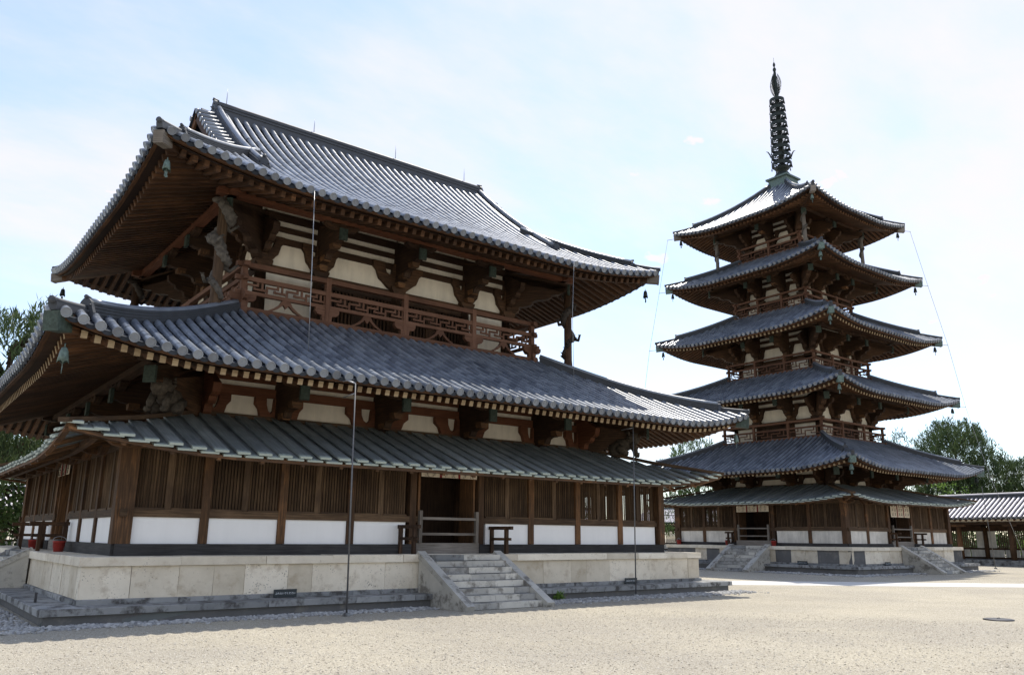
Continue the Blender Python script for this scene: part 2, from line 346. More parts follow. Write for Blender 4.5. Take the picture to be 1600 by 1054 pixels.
def raw_mesh(name, V, F, UV=None, S=None):
    me = bpy.data.meshes.new(name); me.vertices.add(len(V)); me.vertices.foreach_set('co', np.asarray(V, np.float32).ravel())
    ln = np.fromiter((len(f) for f in F), np.int32, len(F)); li = np.fromiter((i for f in F for i in f), np.int32, int(ln.sum()))
    me.loops.add(len(li)); me.loops.foreach_set('vertex_index', li)
    me.polygons.add(len(F)); me.polygons.foreach_set('loop_start', np.concatenate([[0], np.cumsum(ln)[:-1]]).astype(np.int32))
    if S is not None: me.polygons.foreach_set('use_smooth', np.asarray(S, bool))
    if UV is not None:
        u = me.uv_layers.new(name='UVMap'); u.data.foreach_set('uv', np.asarray(UV, np.float32).ravel())
    me.update(calc_edges=True)
    return me
def link(name, me, parent=None, kind=None, M=None):
    o = bpy.data.objects.new(name, me); COL.objects.link(o)
    if parent is not None: o.parent = parent
    if kind: o['kind'] = kind
    if M is not None: o.matrix_basis = Matrix(M.tolist() if hasattr(M, 'tolist') else M)
    return o
def thing(name, label, cat, loc=(0, 0, 0), rz=0, group=None):
    o = bpy.data.objects.new(name, None); COL.objects.link(o); o.location = loc; o.rotation_euler = (0, 0, rz); o.empty_display_size = .3
    tag(o, label, cat, group); return o
def tag(o, label, cat, group=None):
    o['label'] = label; o['category'] = cat
    if group: o['group'] = group
    return o
def rotz(a):
    c, s_ = math.cos(a), math.sin(a); M = np.eye(4); M[:2, :2] = [[c, -s_], [s_, c]]; return M
# building sides: everything is written for the north side (t to the right, y = -outward); the matrix turns it to the others
SIDE = {'N': rotz(0), 'E': rotz(-math.pi/2), 'S': rotz(math.pi), 'W': rotz(math.pi/2)}
def TO(side, hx, hy): return (hx, hy) if side in 'NS' else (hy, hx)   # half length along t, outward distance
# ------------------------------------------------------------------ tiles
def tpl_round(r, n=7, taper=.965):
    V = []; F = []
    for x, s in ((0, taper), (1, 1.0), (1, 1.0)):
        for k in range(n):
            a = math.pi*k/(n-1); V.append((x, -r*s*math.cos(a), r*s*math.sin(a)))
    for k in range(n-1): F.append((k, k+1, n+k+1, n+k))
    F.append(tuple(range(2*n, 3*n)))
    return np.array(V), F
def tpl_disc(r, n=12):
    V = []; F = []
    for x, s in ((-.05, 1), (.035, 1), (.035, .80), (.022, .76)):
        for k in range(n):
            a = 2*math.pi*k/n; V.append((x, r*s*math.cos(a), r*s*math.sin(a)))
    for j in range(0):
        pass
    V2 = []
    def ring(q): b = len(V2); V2.extend(V[q*n:(q+1)*n]); return b
    for qa, qb in ((0, 1), (1, 2), (2, 3)):
        a0 = ring(qa); b0 = ring(qb)
        for k in range(n): F.append((a0+k, a0+(k+1) % n, b0+(k+1) % n, b0+k))
    c0 = ring(3); F.append(tuple(range(c0, c0+n))); V = V2
    # boss in the middle of the disc
    b = len(V)
    for k in range(6): V.append((.030, r*.3*math.cos(k*math.pi/3), r*.3*math.sin(k*math.pi/3)))
    F.append(tuple(range(b, b+6)))
    return np.array(V), F
def tpl_pan(w, sag=.05, lift=.035, lip=0, n=5):
    V = []; F = []
    ys = np.linspace(-w/2, w/2, n)
    zz = lambda y: -sag*(1-(2*y/w)**2)
    for y in ys: V.append((0, y, zz(y)))
    for y in ys: V.append((1, y, zz(y)+lift))
    for y in ys: V.append((1, y, zz(y)+lift))
    for y in ys: V.append((1, y, zz(y)+lift-.03-lip*(1-abs(2*y/w)**2*.5)))
    for j in (0, 2):
        for k in range(n-1): F.append((j*n+k, j*n+k+1, (j+1)*n+k+1, (j+1)*n+k))
    return np.array(V), F
def stuff_mesh(name, tpl, Ms, mat, parent, smooth=True):
    V0, F0 = tpl; Ms = np.asarray(Ms); m = len(Ms); n = len(V0)
    V = np.einsum('mij,nj->mni', Ms[:, :3, :3], V0)+Ms[:, None, :3, 3]
    ln = np.array([len(f) for f in F0]); li = np.array([i for f in F0 for i in f])
    L = (li[None, :]+(np.arange(m)*n)[:, None]).ravel(); lens = np.tile(ln, m)
    me = bpy.data.meshes.new(name); me.vertices.add(m*n); me.vertices.foreach_set('co', V.astype(np.float32).ravel())
    me.loops.add(len(L)); me.loops.foreach_set('vertex_index', L.astype(np.int32))
    me.polygons.add(len(lens)); me.polygons.foreach_set('loop_start', np.concatenate([[0], np.cumsum(lens)[:-1]]).astype(np.int32))
    me.polygons.foreach_set('use_smooth', np.full(len(lens), smooth)); me.update(calc_edges=True)
    a = me.attributes.new('tint', 'FLOAT', 'POINT'); a.data.foreach_set('value', np.repeat(rng.random(m), n).astype(np.float32))
    me.materials.append(mat)
    return link(name, me, parent, 'stuff')
def tpl_mesh(name, tpl, mat):
    me = raw_mesh(name, tpl[0], tpl[1], None, [True]*len(tpl[1])); me.materials.append(mat); return me
def emit(kind, entries, tpl, mat, loc, limit):
    """entries: (roof part, matrix, visible side?). The nearest `limit` on the visible sides become objects, the rest one stuff mesh per roof"""
    loc = np.array(loc)
    sc = [(np.linalg.norm(e[1][:3, 3]+loc-CAM) if e[2] else 1e9) for e in entries]
    order = np.argsort(sc, kind='stable'); pick = set(int(i) for i in order[:limit] if sc[i] < 1e8)
    me = tpl_mesh(kind, tpl, mat) if pick else None
    rest = {}
    for i, e in enumerate(entries):
        if i in pick: link(kind, me, e[0], None, e[1])
        else: rest.setdefault(e[0].name, (e[0], []))[1].append(e[1])
    for k, (p, Ms) in rest.items(): stuff_mesh(kind+'_rows', tpl, Ms, mat, p)

def tipped(o, mat):
    if mat is None: return
    o.data.materials.append(mat); n = len(o.data.polygons); a = np.zeros(n, np.int32); a[::6] = 1; o.data.polygons.foreach_set('material_index', a)
class Roof:
    """a tiled hipped roof; eave half lengths hx, hy, height z0 of the pan tiles along the eave, prof(d) rise at depth d, corner lift"""
    def __init__(s, root, name, hx, hy, z0, a, b, lift, RR, D, gable=None):
        s.root, s.hx, s.hy, s.z0, s.a, s.b, s.lift, s.RR, s.D, s.gable = root, hx, hy, z0, a, b, lift, RR, D, gable
        s.part = s.deck(name)
    def g(s, e): return s.lift*max(0., 1-e/s.RR)**2
    def z(s, d, e): return s.z0+s.a*d+s.b*d*d+s.g(max(e, 0))
    def depth(s, side, t):
        T, O = TO(side, s.hx, s.hy); h = T-abs(t)
        if s.gable is None: return min(s.D, h)
        if side in 'NS': return O if abs(t) < s.gable['x'] else min(h, s.D)
        return min(s.gable['DE'], h)
    def deck(s, name):
        mb = MB()
        for side in 'NESW':
            T, O = TO(side, s.hx, s.hy); mb.M = SIDE[side]
            Dm = s.D if s.gable is None else (O if side in 'NS' else s.gable['DE'])
            ds = np.linspace(.02, Dm, 10); P = []
            for d in ds:
                w = T-d
                if s.gable and side in 'NS': w = max(w, s.gable['xo']) if d > s.gable['DE']-.6 else w
                for u in np.linspace(-1, 1, 25):
                    t = u*w; P.append((t, -(O-d), s.z(d, T-abs(t))-.05))
            mb.grid(P, 10, 25, (1, 0, 0), True)
        return mb.build(name, T_PAN, s.root)
    jit = .002
    def tiles(s, pitch, r, sd, out):
        for side in 'NESW':
            T, O = TO(side, s.hx, s.hy); n = int(2*(T-.12)/pitch); vis = side in 'NE'; M0 = SIDE[side]
            for i in range(n+1):
                t = (i-n/2)*pitch; dm = s.depth(side, t)
                if dm > .12: s.column(side, t, dm, 'round', sd, out, M0, vis, T, O, r)
                t2 = t+pitch/2
                if i < n:
                    dm = s.depth(side, t2)
                    if dm > .12: s.column(side, t2, dm, 'pan', sd*.8, out, M0, vis, T, O, r)
    def frame(s, t, O, T, d, L, up, sx):
        e = T-abs(t); z0 = s.z(d, e); z1 = s.z(d+.05, e+0); X = np.array([0, -.05, -(z1-z0)]); X /= np.linalg.norm(X)
        Y = np.array([1., 0, 0]); Z = np.cross(X, Y)
        if Z[2] < 0: Y = -Y; Z = -Z
        M = np.eye(4); M[:3, 0] = X*sx; M[:3, 1] = Y; M[:3, 2] = Z; M[:3, 3] = np.array([t, -(O-d), z0])+Z*up
        return M
    def column(s, side, t, dm, kind, sd, out, M0, vis, T, O, r):
        k = 0; d = -.06 if kind == 'round' else -.02
        while d < dm-.04:
            d2 = min(d+sd, dm); e = T-abs(t)
            L = math.hypot(d2-d, s.z(d2, e)-s.z(d, e))
            j = np.random.default_rng(int((t+50)*1000+k*7)).normal(0, 1, 3)
            M = s.frame(t+j[0]*.003, O, T, d2, L, (.045 if kind == 'round' else -.01)+j[1]*s.jit, L*1.03)
            out['round' if kind == 'round' else ('lip' if k == 0 else 'pan')].append((s.part, M0@M, vis))
            if k == 0 and kind == 'round':
                Md = s.frame(t, O, T, -.06, .1, .035+r*.12, 1.0); out['disc'].append((s.part, M0@Md, vis))
            d = d2; k += 1
    def eaves(s, zr, slope, d_in, spacing, rw, rh, individual, fascia=W_EAVE, d0=.36, tip=None):
        """rafters with square ends, the boards above them and the fascia under the tiles"""
        soff = MB(); fas = MB(); rest = MB(); nv = 0
        for side in 'NESW':
            T, O = TO(side, s.hx, s.hy); M0 = SIDE[side]; soff.M = M0; fas.M = M0; rest.M = M0
            n = int(2*(T-.3)/spacing); P = []
            zz = lambda d, e: zr+slope*(d-d0)+s.g(max(e, 0))*max(0., 1-max(0, d-d0)/d_in*.8)
            for d in np.linspace(.12, d_in, 6):
                for u in np.linspace(-1, 1, 33):
                    t = u*(T-d); P.append((t, -(O-d), zz(d, T-abs(t))+rh/2+.012))
            soff.grid(P, 6, 33, (0, 1, 0))
            for i in range(n+1):
                t = (i-n/2)*spacing; e = T-abs(t); din = min(d_in, e)
                if din < d0+.2: continue
                p0 = (t, -(O-d0), zz(d0, e)); p1 = (t, -(O-din), zz(din, e))
                if individual and side in 'NE':
                    mb = MB(); mb.M = M0; mb.beam(p0, p1, rw, rh); tipped(mb.build('rafter', W_EAVE, s.part), tip)
                else: rest.beam(p0, p1, rw, rh)
            for dd, zo, hh, ww in ((.08, -.085, .085, .10),):
                us = np.linspace(-1, 1, 29)
                for q in range(28):
                    t0, t1 = us[q]*(T-dd), us[q+1]*(T-dd)
                    fas.beam((t0, -(O-dd), s.z(0, T-abs(t0))+zo), (t1, -(O-dd), s.z(0, T-abs(t1))+zo), ww, hh)
            us = np.linspace(-1, 1, 29)
            for q in range(28):      # thin board carried on the rafter ends
                t0, t1 = us[q]*(T-d0-.06), us[q+1]*(T-d0-.06)
                fas.beam((t0, -(O-d0-.06), zz(d0, T-abs(t0))+rh/2+.05), (t1, -(O-d0-.06), zz(d0, T-abs(t1))+rh/2+.05), .22, .07)
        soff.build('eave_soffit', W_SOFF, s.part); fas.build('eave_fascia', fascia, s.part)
        if rest.n: tipped(rest.build('rafter_rows', W_EAVE, s.part, 'stuff'), tip)
    def hips(s, d_top, d_oni, capmat, w=.30, h=.34, tail=True, zr=None):
        for sx, sy in ((-1, -1), (1, -1), (1, 1), (-1, 1)):
            pt = lambda d: np.array([sx*(s.hx-d), sy*(s.hy-d), s.z(d, d)])
            mb = MB(); ds = np.linspace(d_oni, d_top, 14)
            for q in range(13):
                for (ww, z0, z1) in ((w*.86, -.06, h*.16), (w*1.0, h*.16, h*.24), (w*.82, h*.24, h*.36), (w*.97, h*.36, h*.44), (w*.79, h*.44, h*.56), (w*.94, h*.56, h*.64), (w*.74, h*.64, h*.76), (w*.9, h*.76, h*.84), (w*.6, h*.84, h*.92)):
                    a = pt(ds[q]); b = pt(ds[q+1]); a[2] += (z0+z1)/2; b[2] += (z0+z1)/2
                    mb.beam(a, b, ww, z1-z0)
            rg = mb.build('hip_ridge', T_RIDGE, s.part)
            mb = MB(); mb.tube([pt(d)+np.array([0, 0, h*.95]) for d in ds], w*.30, 8); mb.build('ridge_cover_tile', T_ROUND, rg)
            dirv = np.array([sx, sy, 0])/math.sqrt(2)
            onigawara(pt(d_oni)+np.array([0, 0, -.04]), dirv, h*1.22, rg)
            mb = MB(); ds = np.linspace(-.02, d_oni-.05, 6)
            for q in range(5):
                a = pt(ds[q]); b = pt(ds[q+1]); a[2] += .06; b[2] += .06; mb.beam(a, b, w*.62, .16)
            mb.tube([pt(d)+np.array([0, 0, .17]) for d in ds], w*.27, 8)
            mb.tube([pt(-.0)+np.array([0, 0, .17]), pt(-.02)+dirv*.06+np.array([0, 0, .18])], [w*.27, w*.28], 10)
            mb.build('corner_tile', T_RIDGE, rg)
    def corner_beams(s, core, zr, slope, d0, size, capmat, capname='corner_cap'):
        cx, cy = core
        for sx, sy in ((-1, -1), (1, -1), (1, 1), (-1, 1)):
            p0 = np.array([sx*(s.hx-.02), sy*(s.hy-.02), zr+s.lift-.02]); k = min(s.hx-cx, s.hy-cy)
            p1 = np.array([sx*(s.hx-k), sy*(s.hy-k), zr+slope*(k-d0)-.12])
            mb = MB(); mb.beam(p0, p1, size, size*1.25); hb = mb.build('hip_rafter', W_EAVE, s.part)
            d = (p0-p1)/np.linalg.norm(p0-p1)
            mb = MB(); mb.beam(p0-d*.02, p0+d*.05, size*1.1, size*1.38); mb.beam(p0-d*.42, p0-d*.02, size*1.03, size*1.29); mb.build(capname, capmat, hb)
def onigawara(p, d, h, parent):
    """demon-face end tile: shaped plate with boss, horns and a round tile on top"""
    p = np.array(p); sd = np.array([-d[1], d[0], 0]); up = np.array([0, 0, 1.])
    mb = MB(); w = h*.44
    poly = [(-w, 0), (-w*1.05, h*.25), (-w*.8, h*.55), (-w*.62, h*.82), (-w*.3, h*.98), (0, h*1.04), (w*.3, h*.98), (w*.62, h*.82), (w*.8, h*.55), (w*1.05, h*.25), (w, 0), (w*.45, h*.05), (0, h*.16), (-w*.45, h*.05)]
    mb.prism(poly, p+d*.04, sd, up, .10)
    for a, b, r in ((0, .45, .13), (-.38, .62, .06), (.38, .62, .06), (-.3, .28, .07), (.3, .28, .07)):
        c = p+d*.09+sd*a*w*1.6+up*b*h
        mb.tube([c-d*.05, c+d*.02, c+d*.055], [r*h, r*h*.9, r*h*.35], 8)
    mb.tube([p-d*.10+up*h*1.0, p+d*.10+up*h*1.06, p+d*.12+up*h*1.065], [h*.10, h*.11, h*.10], 10)
    return mb.build('ridge_end_ornament', T_RIDGE, parent)
def ridge_box(mb, a, b, layers):
    for w, z0, z1 in layers:
        mb.beam((a[0], a[1], a[2]+(z0+z1)/2), (b[0], b[1], b[2]+(z0+z1)/2), w, z1-z0)

# ------------------------------------------------------------------ timber storeys
ARM = [(0, -1.06), (.30, -1.06), (.46, -1.0), (.60, -.90), (.74, -.80), (.88, -.72), (.95, -.58), (1.02, -.42), (1.20, -.29), (1.20, -.09), (.66, -.09), (.64, -.30), (.56, -.46), (.42, -.54), (.30, -.44), (.26, -.09), (0, -.09)]
PROJ = [(-.1, -1.02), (.34, -1.0), (.42, -.92), (.44, -.78), (.62, -.76), (.80, -.70), (.86, -.56), (.98, -.50), (1.20, -.50), (1.36, -.44), (1.42, -.32), (1.62, -.30), (1.80, -.22), (1.86, -.04), (1.86, .02), (.9, .36), (-.1, .62)]
def storey(root, hx, hy, colN, colE, zb, ze, over, armmat, projmat, beammat, plastermat, strips, purlinmat, doors_low=None, top=1.15, colr=.21, scale=1.0, capmat=None):
    capmat = capmat or M_CAPG
    core = MB(); core.box(-hx+.16, hx-.16, -hy+.16, hy-.16, zb, ze+top-.05); core.build('inner_core', M_VOID, root)
    for side in 'NESW':
        T, O = TO(side, hx, hy); M0 = SIDE[side]; cols = colN if side in 'NS' else colE; vis = side in 'NE'
        def B(): m = MB(); m.M = M0; return m
        for i in range(len(cols)-1):
            t0, t1 = cols[i]+.06, cols[i+1]-.06; m = B(); m.box(t0, t1, -O-.02, -O+.12, ze-1.1, ze+top); m.build('plaster_panel', plastermat, root)
            if doors_low: doors_low(root, side, i, len(cols)-1, t0, t1, O, M0)
        for z0, z1, pr in strips:
            m = B(); m.box(-T-.02, T+.02, -O-.02-pr, -O+.02, ze+z0, ze+z1); m.build('tie_beam', beammat, root)
        for t in cols:
            m = B(); m.lathe((t, -O, 0), [(colr*1.03, zb), (colr*1.05, zb+(ze-zb)*.25), (colr*.86, ze-1.28*scale)], 12)
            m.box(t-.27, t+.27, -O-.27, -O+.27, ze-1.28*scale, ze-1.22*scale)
            m.build('column', projmat, root)
            m = B(); m.prism([(-.20, -1.22), (.20, -1.22), (.30, -1.06), (.30, -.98), (-.30, -.98), (-.30, -1.06)], (t, -O, ze), (1, 0, 0), (0, 0, 1), .58); m.build('bearing_block', projmat, root)
            poly = [(x, z) for x, z in ARM]; polyL = [(-x, z) for x, z in reversed(ARM)]
            end = abs(abs(t)-T) < .01
            m = B()
            lim = min([abs(t-c) for c in cols if c != t])/2-.02
            k = min(1.0, lim/1.75)
            if not (end and t > 0): m.prism([(x*k, z) for x, z in poly], (t, -O-.07, ze), (1, 0, 0), (0, 0, 1), .22)
            if not (end and t < 0): m.prism([(x*k, z) for x, z in polyL], (t, -O-.07, ze), (1, 0, 0), (0, 0, 1), .22)
            m.build('cloud_bracket', armmat, root)
            if end: continue
            f = over/1.86
            m = B(); m.prism([(o*f, z) for o, z in PROJ], (t, -O, ze), (0, -1, 0), (0, 0, 1), .24); br = m.build('bracket_arm', projmat, root)
            for q, zq in ((.60, -.72), (1.28, -.46), (.30, -.98)):
                m = B(); m.prism([(-.11, -.03), (.11, -.03), (.15, .06), (.15, .16), (-.15, .16), (-.15, .06)], (t, -O-q*f, ze+zq), (1, 0, 0), (0, 0, 1), .30); m.build('bracket_block', W_POST, br)
            m = B(); m.beam((t, -O+.3, ze+.62), (t, -O-over-.02, ze-.09), .23, .33); tr = m.build('tail_rafter', projmat, br)
            m = B(); m.box(t-.135, t+.135, -O-over-.07, -O-over+.02, ze-.33, ze+.07); m.build('end_cap', capmat, br)
            m = B(); m.prism([(-.62, .20), (-.5, .08), (-.2, .02), (.2, .02), (.5, .08), (.62, .20)], (t, -O-over+.16, ze), (1, 0, 0), (0, 0, 1), .2)
            for q in (-.5, 0, .5): m.box(t+q-.09, t+q+.09, -O-over+.05, -O-over+.27, ze+.14, ze+.24)
            m.build('purlin_bracket', projmat, br)
        ex = over-.16
        m = B(); m.box(-T-ex-.45, T+ex+.45, -O-ex-.13, -O-ex+.13, ze+.245, ze+.50+(.004 if side in 'NS' else 0)); m.build('eave_purlin', purlinmat, root)
    for sx, sy in ((-1, -1), (1, -1), (1, 1), (-1, 1)):
        d = np.array([sx, sy, 0])/math.sqrt(2); c = np.array([sx*hx, sy*hy, ze]); f = over/1.86*1.36
        m = MB(); m.prism([(o*f, z) for o, z in PROJ], c, d, (0, 0, 1), .27); br = m.build('corner_bracket_arm', projmat, root)
        m = MB(); m.beam(c-d*.3+np.array([0, 0, .62]), c+d*(over*1.4)+np.array([0, 0, -.07]), .27, .36); m.build('tail_rafter', projmat, br)
        e = c+d*(over*1.4+.03); m = MB(); m.beam(e+np.array([0, 0, -.11])-d*.04, e+np.array([0, 0, -.11])+d*.05, .31, .42); m.build('end_cap', capmat, br)
        for s2 in (0, 1):        # arms past the corner along both walls
            dd = np.array([sx, 0, 0]) if s2 == 0 else np.array([0, sy, 0])
            m = MB(); m.prism([(o*.62, z) for o, z in PROJ], c, dd, (0, 0, 1), .22); m.build('cloud_bracket', armmat, root)

def fret(mb, t0, t1, y, z0, z1, w=.055):
    """stepped swastika-fret of square bars between two rails"""
    H = z1-z0; n = max(1, round((t1-t0)/(H*2.1))); u = (t1-t0)/n; th = .05
    def hbar(a, b, z): mb.box(a, b, y-th/2, y+th/2, z-w/2, z+w/2)
    def vbar(t, a, b): mb.box(t-w/2, t+w/2, y-th/2+.003, y+th/2-.003, a, b)
    for i in range(n):
        a = t0+i*u
        hbar(a+u*.02, a+u*.56, z0+H*.68); hbar(a+u*.40, a+u*.98, z0+H*.32)
        vbar(a+u*.02, z0, z0+H*.68+w/2); vbar(a+u*.56, z0+H*.68-w/2, z1); vbar(a+u*.40, z0+H*.32-w/2, z0+H*.50)
        vbar(a+u*.78, z0+H*.32, z1)
    vbar(t0, z0, z1); vbar(t1, z0, z1)
def balcony(root, hx, hy, zb, H, strut, colN, colE, mat, k=1.0):
    """railing: base beam, optional zone of inverted-V struts, three rails, posts and fret panels"""
    zs = zb+.16*k; z3 = zs+strut; r3 = .11*k; zf1 = z3+r3; zt = zb+H; rt = .15*k; z2 = zf1+(zt-rt-zf1)*.62; r2 = .14*k
    zf0 = zf1; zfe = z2-r2
    fl = MB(); fl.box(-hx+.1, hx-.1, -hy+.1, hy-.1, zb-.35, zb+.04); fl.build('balcony_floor', W_DARK, root)
    for side in 'NESW':
        T, O = TO(side, hx, hy); M0 = SIDE[side]; cols = [-T]+list((colN if side in 'NS' else colE)[1:-1])+[T]
        if len(cols) > 2 and cols[1]-cols[0] < .5: pass
        def B(): m = MB(); m.M = M0; return m
        ex = .26*k; e2 = .003 if side in 'NS' else 0
        for nm, a, b, w in (('base_beam', zb-.16*k, zs, .20*k), ('lower_rail', z3, zf1, .13*k), ('middle_rail', z2-r2, z2, .13*k), ('top_rail', zt-rt, zt, .17*k)):
            if nm == 'lower_rail' and strut == 0: continue
            m = B(); m.box(-T-ex, T+ex, -O-w/2, -O+w/2, a+e2, b+e2); m.build(nm, mat, root)
        for t in cols[:-1] if side in 'NESW' else cols:
            m = B(); m.box(t-.085*k, t+.085*k, -O-.088*k, -O+.088*k, zb-.3*k, zt+.03*k); m.build('railing_post', mat, root)
        for i in range(len(cols)-1):
            a, b = cols[i]+.09*k, cols[i+1]-.09*k
            m = B(); fret(m, a, b, -O, zf1 if strut else zs, z2-r2, .066*k); m.build('fret_panel', mat, root)
            if strut:
                n = 1; tm = (a+b)/2
                P = [(-.62, 0), (-.50, .0), (-.26, .12), (-.09, .28), (0, .16), (.09, .28), (.26, .12), (.50, 0), (.62, 0), (.40, .12), (.22, .26), (.13, strut), (-.13, strut), (-.22, .26), (-.40, .12)]
                m = B(); m.prism(P, (tm, -O, zs), (1, 0, 0), (0, 0, 1), .1); m.build('forked_strut', mat, root)
        if strut:
            for t in cols:
                m = B()
                m.prism([(-.42, strut), (-.42, strut*.72), (-.34, strut*.5), (-.18, strut*.42), (-.16, 0), (.16, 0), (.18, strut*.42), (.34, strut*.5), (.42, strut*.72), (.42, strut)], (t, -O, zs), (1, 0, 0), (0, 0, 1), .13+.02*(side in 'NS'))
                m.build('rail_bracket', mat, root)

# ------------------------------------------------------------------ pent-roofed gallery round the ground floor
def gallery(root, hx, hy, postN, postE, doorN, doorE, z0, zd, zd2, zl, zt, panelmat, core, ez, elift, eo, ztop, pitch, slats, mats=None):
    cx, cy = core; cnt = 0
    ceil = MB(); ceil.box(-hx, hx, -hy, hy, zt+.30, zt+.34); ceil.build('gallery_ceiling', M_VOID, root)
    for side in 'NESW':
        T, O = TO(side, hx, hy); M0 = SIDE[side]; P = list(postN if side in 'NS' else postE); di = doorN if side in 'NS' else doorE
        if side == 'S': P = [-t for t in reversed(P)]
        if side == 'W': P = [-t for t in reversed(P)]
        if side in 'SW': di = len(P)-2-di
        def B(): m = MB(); m.M = M0; return m
        e2 = .004 if side in 'NS' else 0
        dl, dr = P[di], P[di+1]
        for a, b in ((-T-.12, dl+.1), (dr-.1, T+.12)):
            m = B(); m.box(a, b, -O-.19-e2, -O+.10, z0-.02, zd-.004+e2); m.build('ground_sill', W_SILL, root)
            m = B(); m.box(a-.08, b+.12, -O-.10, -O+.06, zd2+.0, zd2+.17+e2); m.build('waist_rail', W_LAT, root)
        m = B(); m.box(-T-.02, T+.02, -O-.09, -O+.09, zt, zt+.22+e2); m.build('head_beam', W_LAT, root)
        for j, t in enumerate(P[:-1] if True else P):
            w = .21 if j in (0,) else (.17 if j not in (di, di+1) else .20)
            m = B(); m.box(t-w, t+w if j != 0 else t+w, -O-w*.62-.035, -O+.12, zd if j == 0 else zd, zt+.02) if w > .2 else m.box(t-.105, t+.105, -O-.105, -O+.12, zd+.004, zt+.02)
            m.build('post', W_POST, root)
            m = B(); m.prism([(-.62, .24), (-.60, .14), (-.42, .02), (-.2, -.02), (.2, -.02), (.42, .02), (.60, .14), (.62, .24)], (t, -O-.16, zt), (1, 0, 0), (0, 0, 1), .2); m.build('boat_bracket', W_POST, root)
            m = B(); m.prism([(-.1, -.02), (.45, .0), (.60, .06), (.66, .12), (.66, .15), (-.1, .20)], (t, -O, zt), (0, -1, 0), (0, 0, 1), .16); m.build('boat_bracket', W_POST, root)
        for i in range(len(P)-1):
            a, b = P[i]+.098, P[i+1]-.098
            if i == 0: a = P[i]+.2
            if i == len(P)-2: b = P[i+1]-.2
            if i == di: continue
            if i-1 == di: a = P[i]+.2
            if i+1 == di: b = P[i+1]-.2
            m = B(); m.box(a+.01, b-.01, -O-.05, -O+.04, zd, zd2); m.build('dado_panel', panelmat, root)
            # two windows with a plank between, vertical bars set diamond-wise
            mid = (a+b)/2; pw = .08
            m = B(); m.box(mid-pw, mid+pw, -O-.055, -O+.03, zd2+.17, zt); m.build('mullion_plank', W_LAT, root)
            for (x0, x1) in ((a, mid-pw), (mid+pw, b)):
                m = B(); m.box(x0, x1, -O-.09, -O+.06, zd2+.172, zd2+.22); m.build('window_sill', W_LAT, root)
                n = slats
                for q in range(n):
                    x = x0+(q+.5)*(x1-x0)/n; h = .031
                    V = [(x-h, -O, zd2+.2), (x, -O-h, zd2+.2), (x+h, -O, zd2+.2), (x, -O+h, zd2+.2), (x-h, -O, zt+.02), (x, -O-h, zt+.02), (x+h, -O, zt+.02), (x, -O+h, zt+.02)]
                    F = [(0, 1, 5, 4), (1, 2, 6, 5), (2, 3, 7, 6), (3, 0, 4, 7)]
                    if side in 'NE' and cnt < 300:
                        m = B(); m.add(V, F, (0, 0, 1)); m.build('lattice_bar', W_LAT, root); cnt += 1
                    else:
                        if not hasattr(gallery, 'rest') or gallery.rest is None: gallery.rest = MB()
                        gallery.rest.M = M0; gallery.rest.add(V, F, (0, 0, 1))
        # doorway: threshold, jambs, dark inner door
        m = B(); m.box(dl+.1, dr-.1, -O-.16, -O+.5, z0, z0+.30); m.build('threshold', W_GREY, root)
        for x, q in ((dl+.2, 1), (dr-.2, -1)):
            m = B(); m.box(x, x+q*.07, -O-.04, -O+.7, z0+.3, zt); m.build('door_jamb', W_POST, root)
        ci = cy if side in 'NS' else cx
        m = B(); m.box(dl-.3, (dl+dr)/2-.01, -ci-.10, -ci-.03, z0+.2, zt+.2); m.build('door_leaf', W_DARK, root)
        m = B(); m.box((dl+dr)/2+.01, dr+.3, -ci-.10, -ci-.03, z0+.2, zt+.2); m.build('door_leaf', W_DARK, root)
        # pent roof of boards
        Oe = O+eo; Te = T+eo; run = Oe-ci-.12; n = int(2*Te/pitch)
        ze = lambda t: ez+elift*max(0, 1-(Te-abs(t))/4.2)**2
        for i in range(n+1):
            t = (i-n/2)*pitch
            for lay, (wd, up, dt, th) in enumerate(((.42, 0, pitch/2, .045), (.31, .075, 0, .055))):
                tt = t+dt
                if abs(tt) > Te-.1: continue
                dm = min(run, Te-abs(tt)); f = dm/run
                if dm < .2: continue
                zE = ze(tt); zT = ztop if dm >= run-1e-6 else zE+(ztop-ez)*f*(1-.25*(1-f))
                jz = rng.normal(0, .006); p0 = (tt, -Oe-rng.uniform(-.015, .02)-(.03 if lay else 0), zE+up+jz); p1 = (tt, -(Oe-dm), zT+up+jz)
                m = B(); m.beam(p0, p1, wd*rng.uniform(.94, 1.04), th)
                Ln = math.dist(p0, p1); low = [0]*4+[Ln]*4
                m.build('roof_board', M_BOARD, root, None, low)
        us = np.linspace(-1, 1, 25)
        f1 = B(); f2 = B()
        for q in range(24):
            ta, tb = us[q]*(Te-.1), us[q+1]*(Te-.1)
            f1.beam((ta, -Oe+.10, ze(ta)-.055), (tb, -Oe+.10, ze(tb)-.055), .13, .07)
            if abs(ta) <= T+eo*.55 and abs(tb) <= T+eo*.55: f2.beam((ta, -Oe+eo*.46, ze(ta)*.0+ez+.16+(ze(ta)-ez)*.6), (tb, -Oe+eo*.46, ez+.16+(ze(tb)-ez)*.6), .13, .15)
        f1.build('eave_batten', W_POST, root); f2.build('eave_beam', W_POST, root)
        for t in np.arange(-T-.5, T+.6, pitch*2):
            dm = min(run, Te-abs(t)); f = dm/run
            m = B(); m.beam((t, -Oe+.06, ze(t)-.10), (t, -(Oe-dm), ze(t)+(ztop-ez)*f-.12), .09, .10); m.build('pent_rafter', W_POST, root)
        m = B(); m.box(-cx-.2 if side in 'NS' else -cy-.2, cx+.2 if side in 'NS' else cy+.2, -ci-.24, -ci-.10, ztop-.06, ztop+.10+e2); m.build('roof_head_board', W_LAT, root)
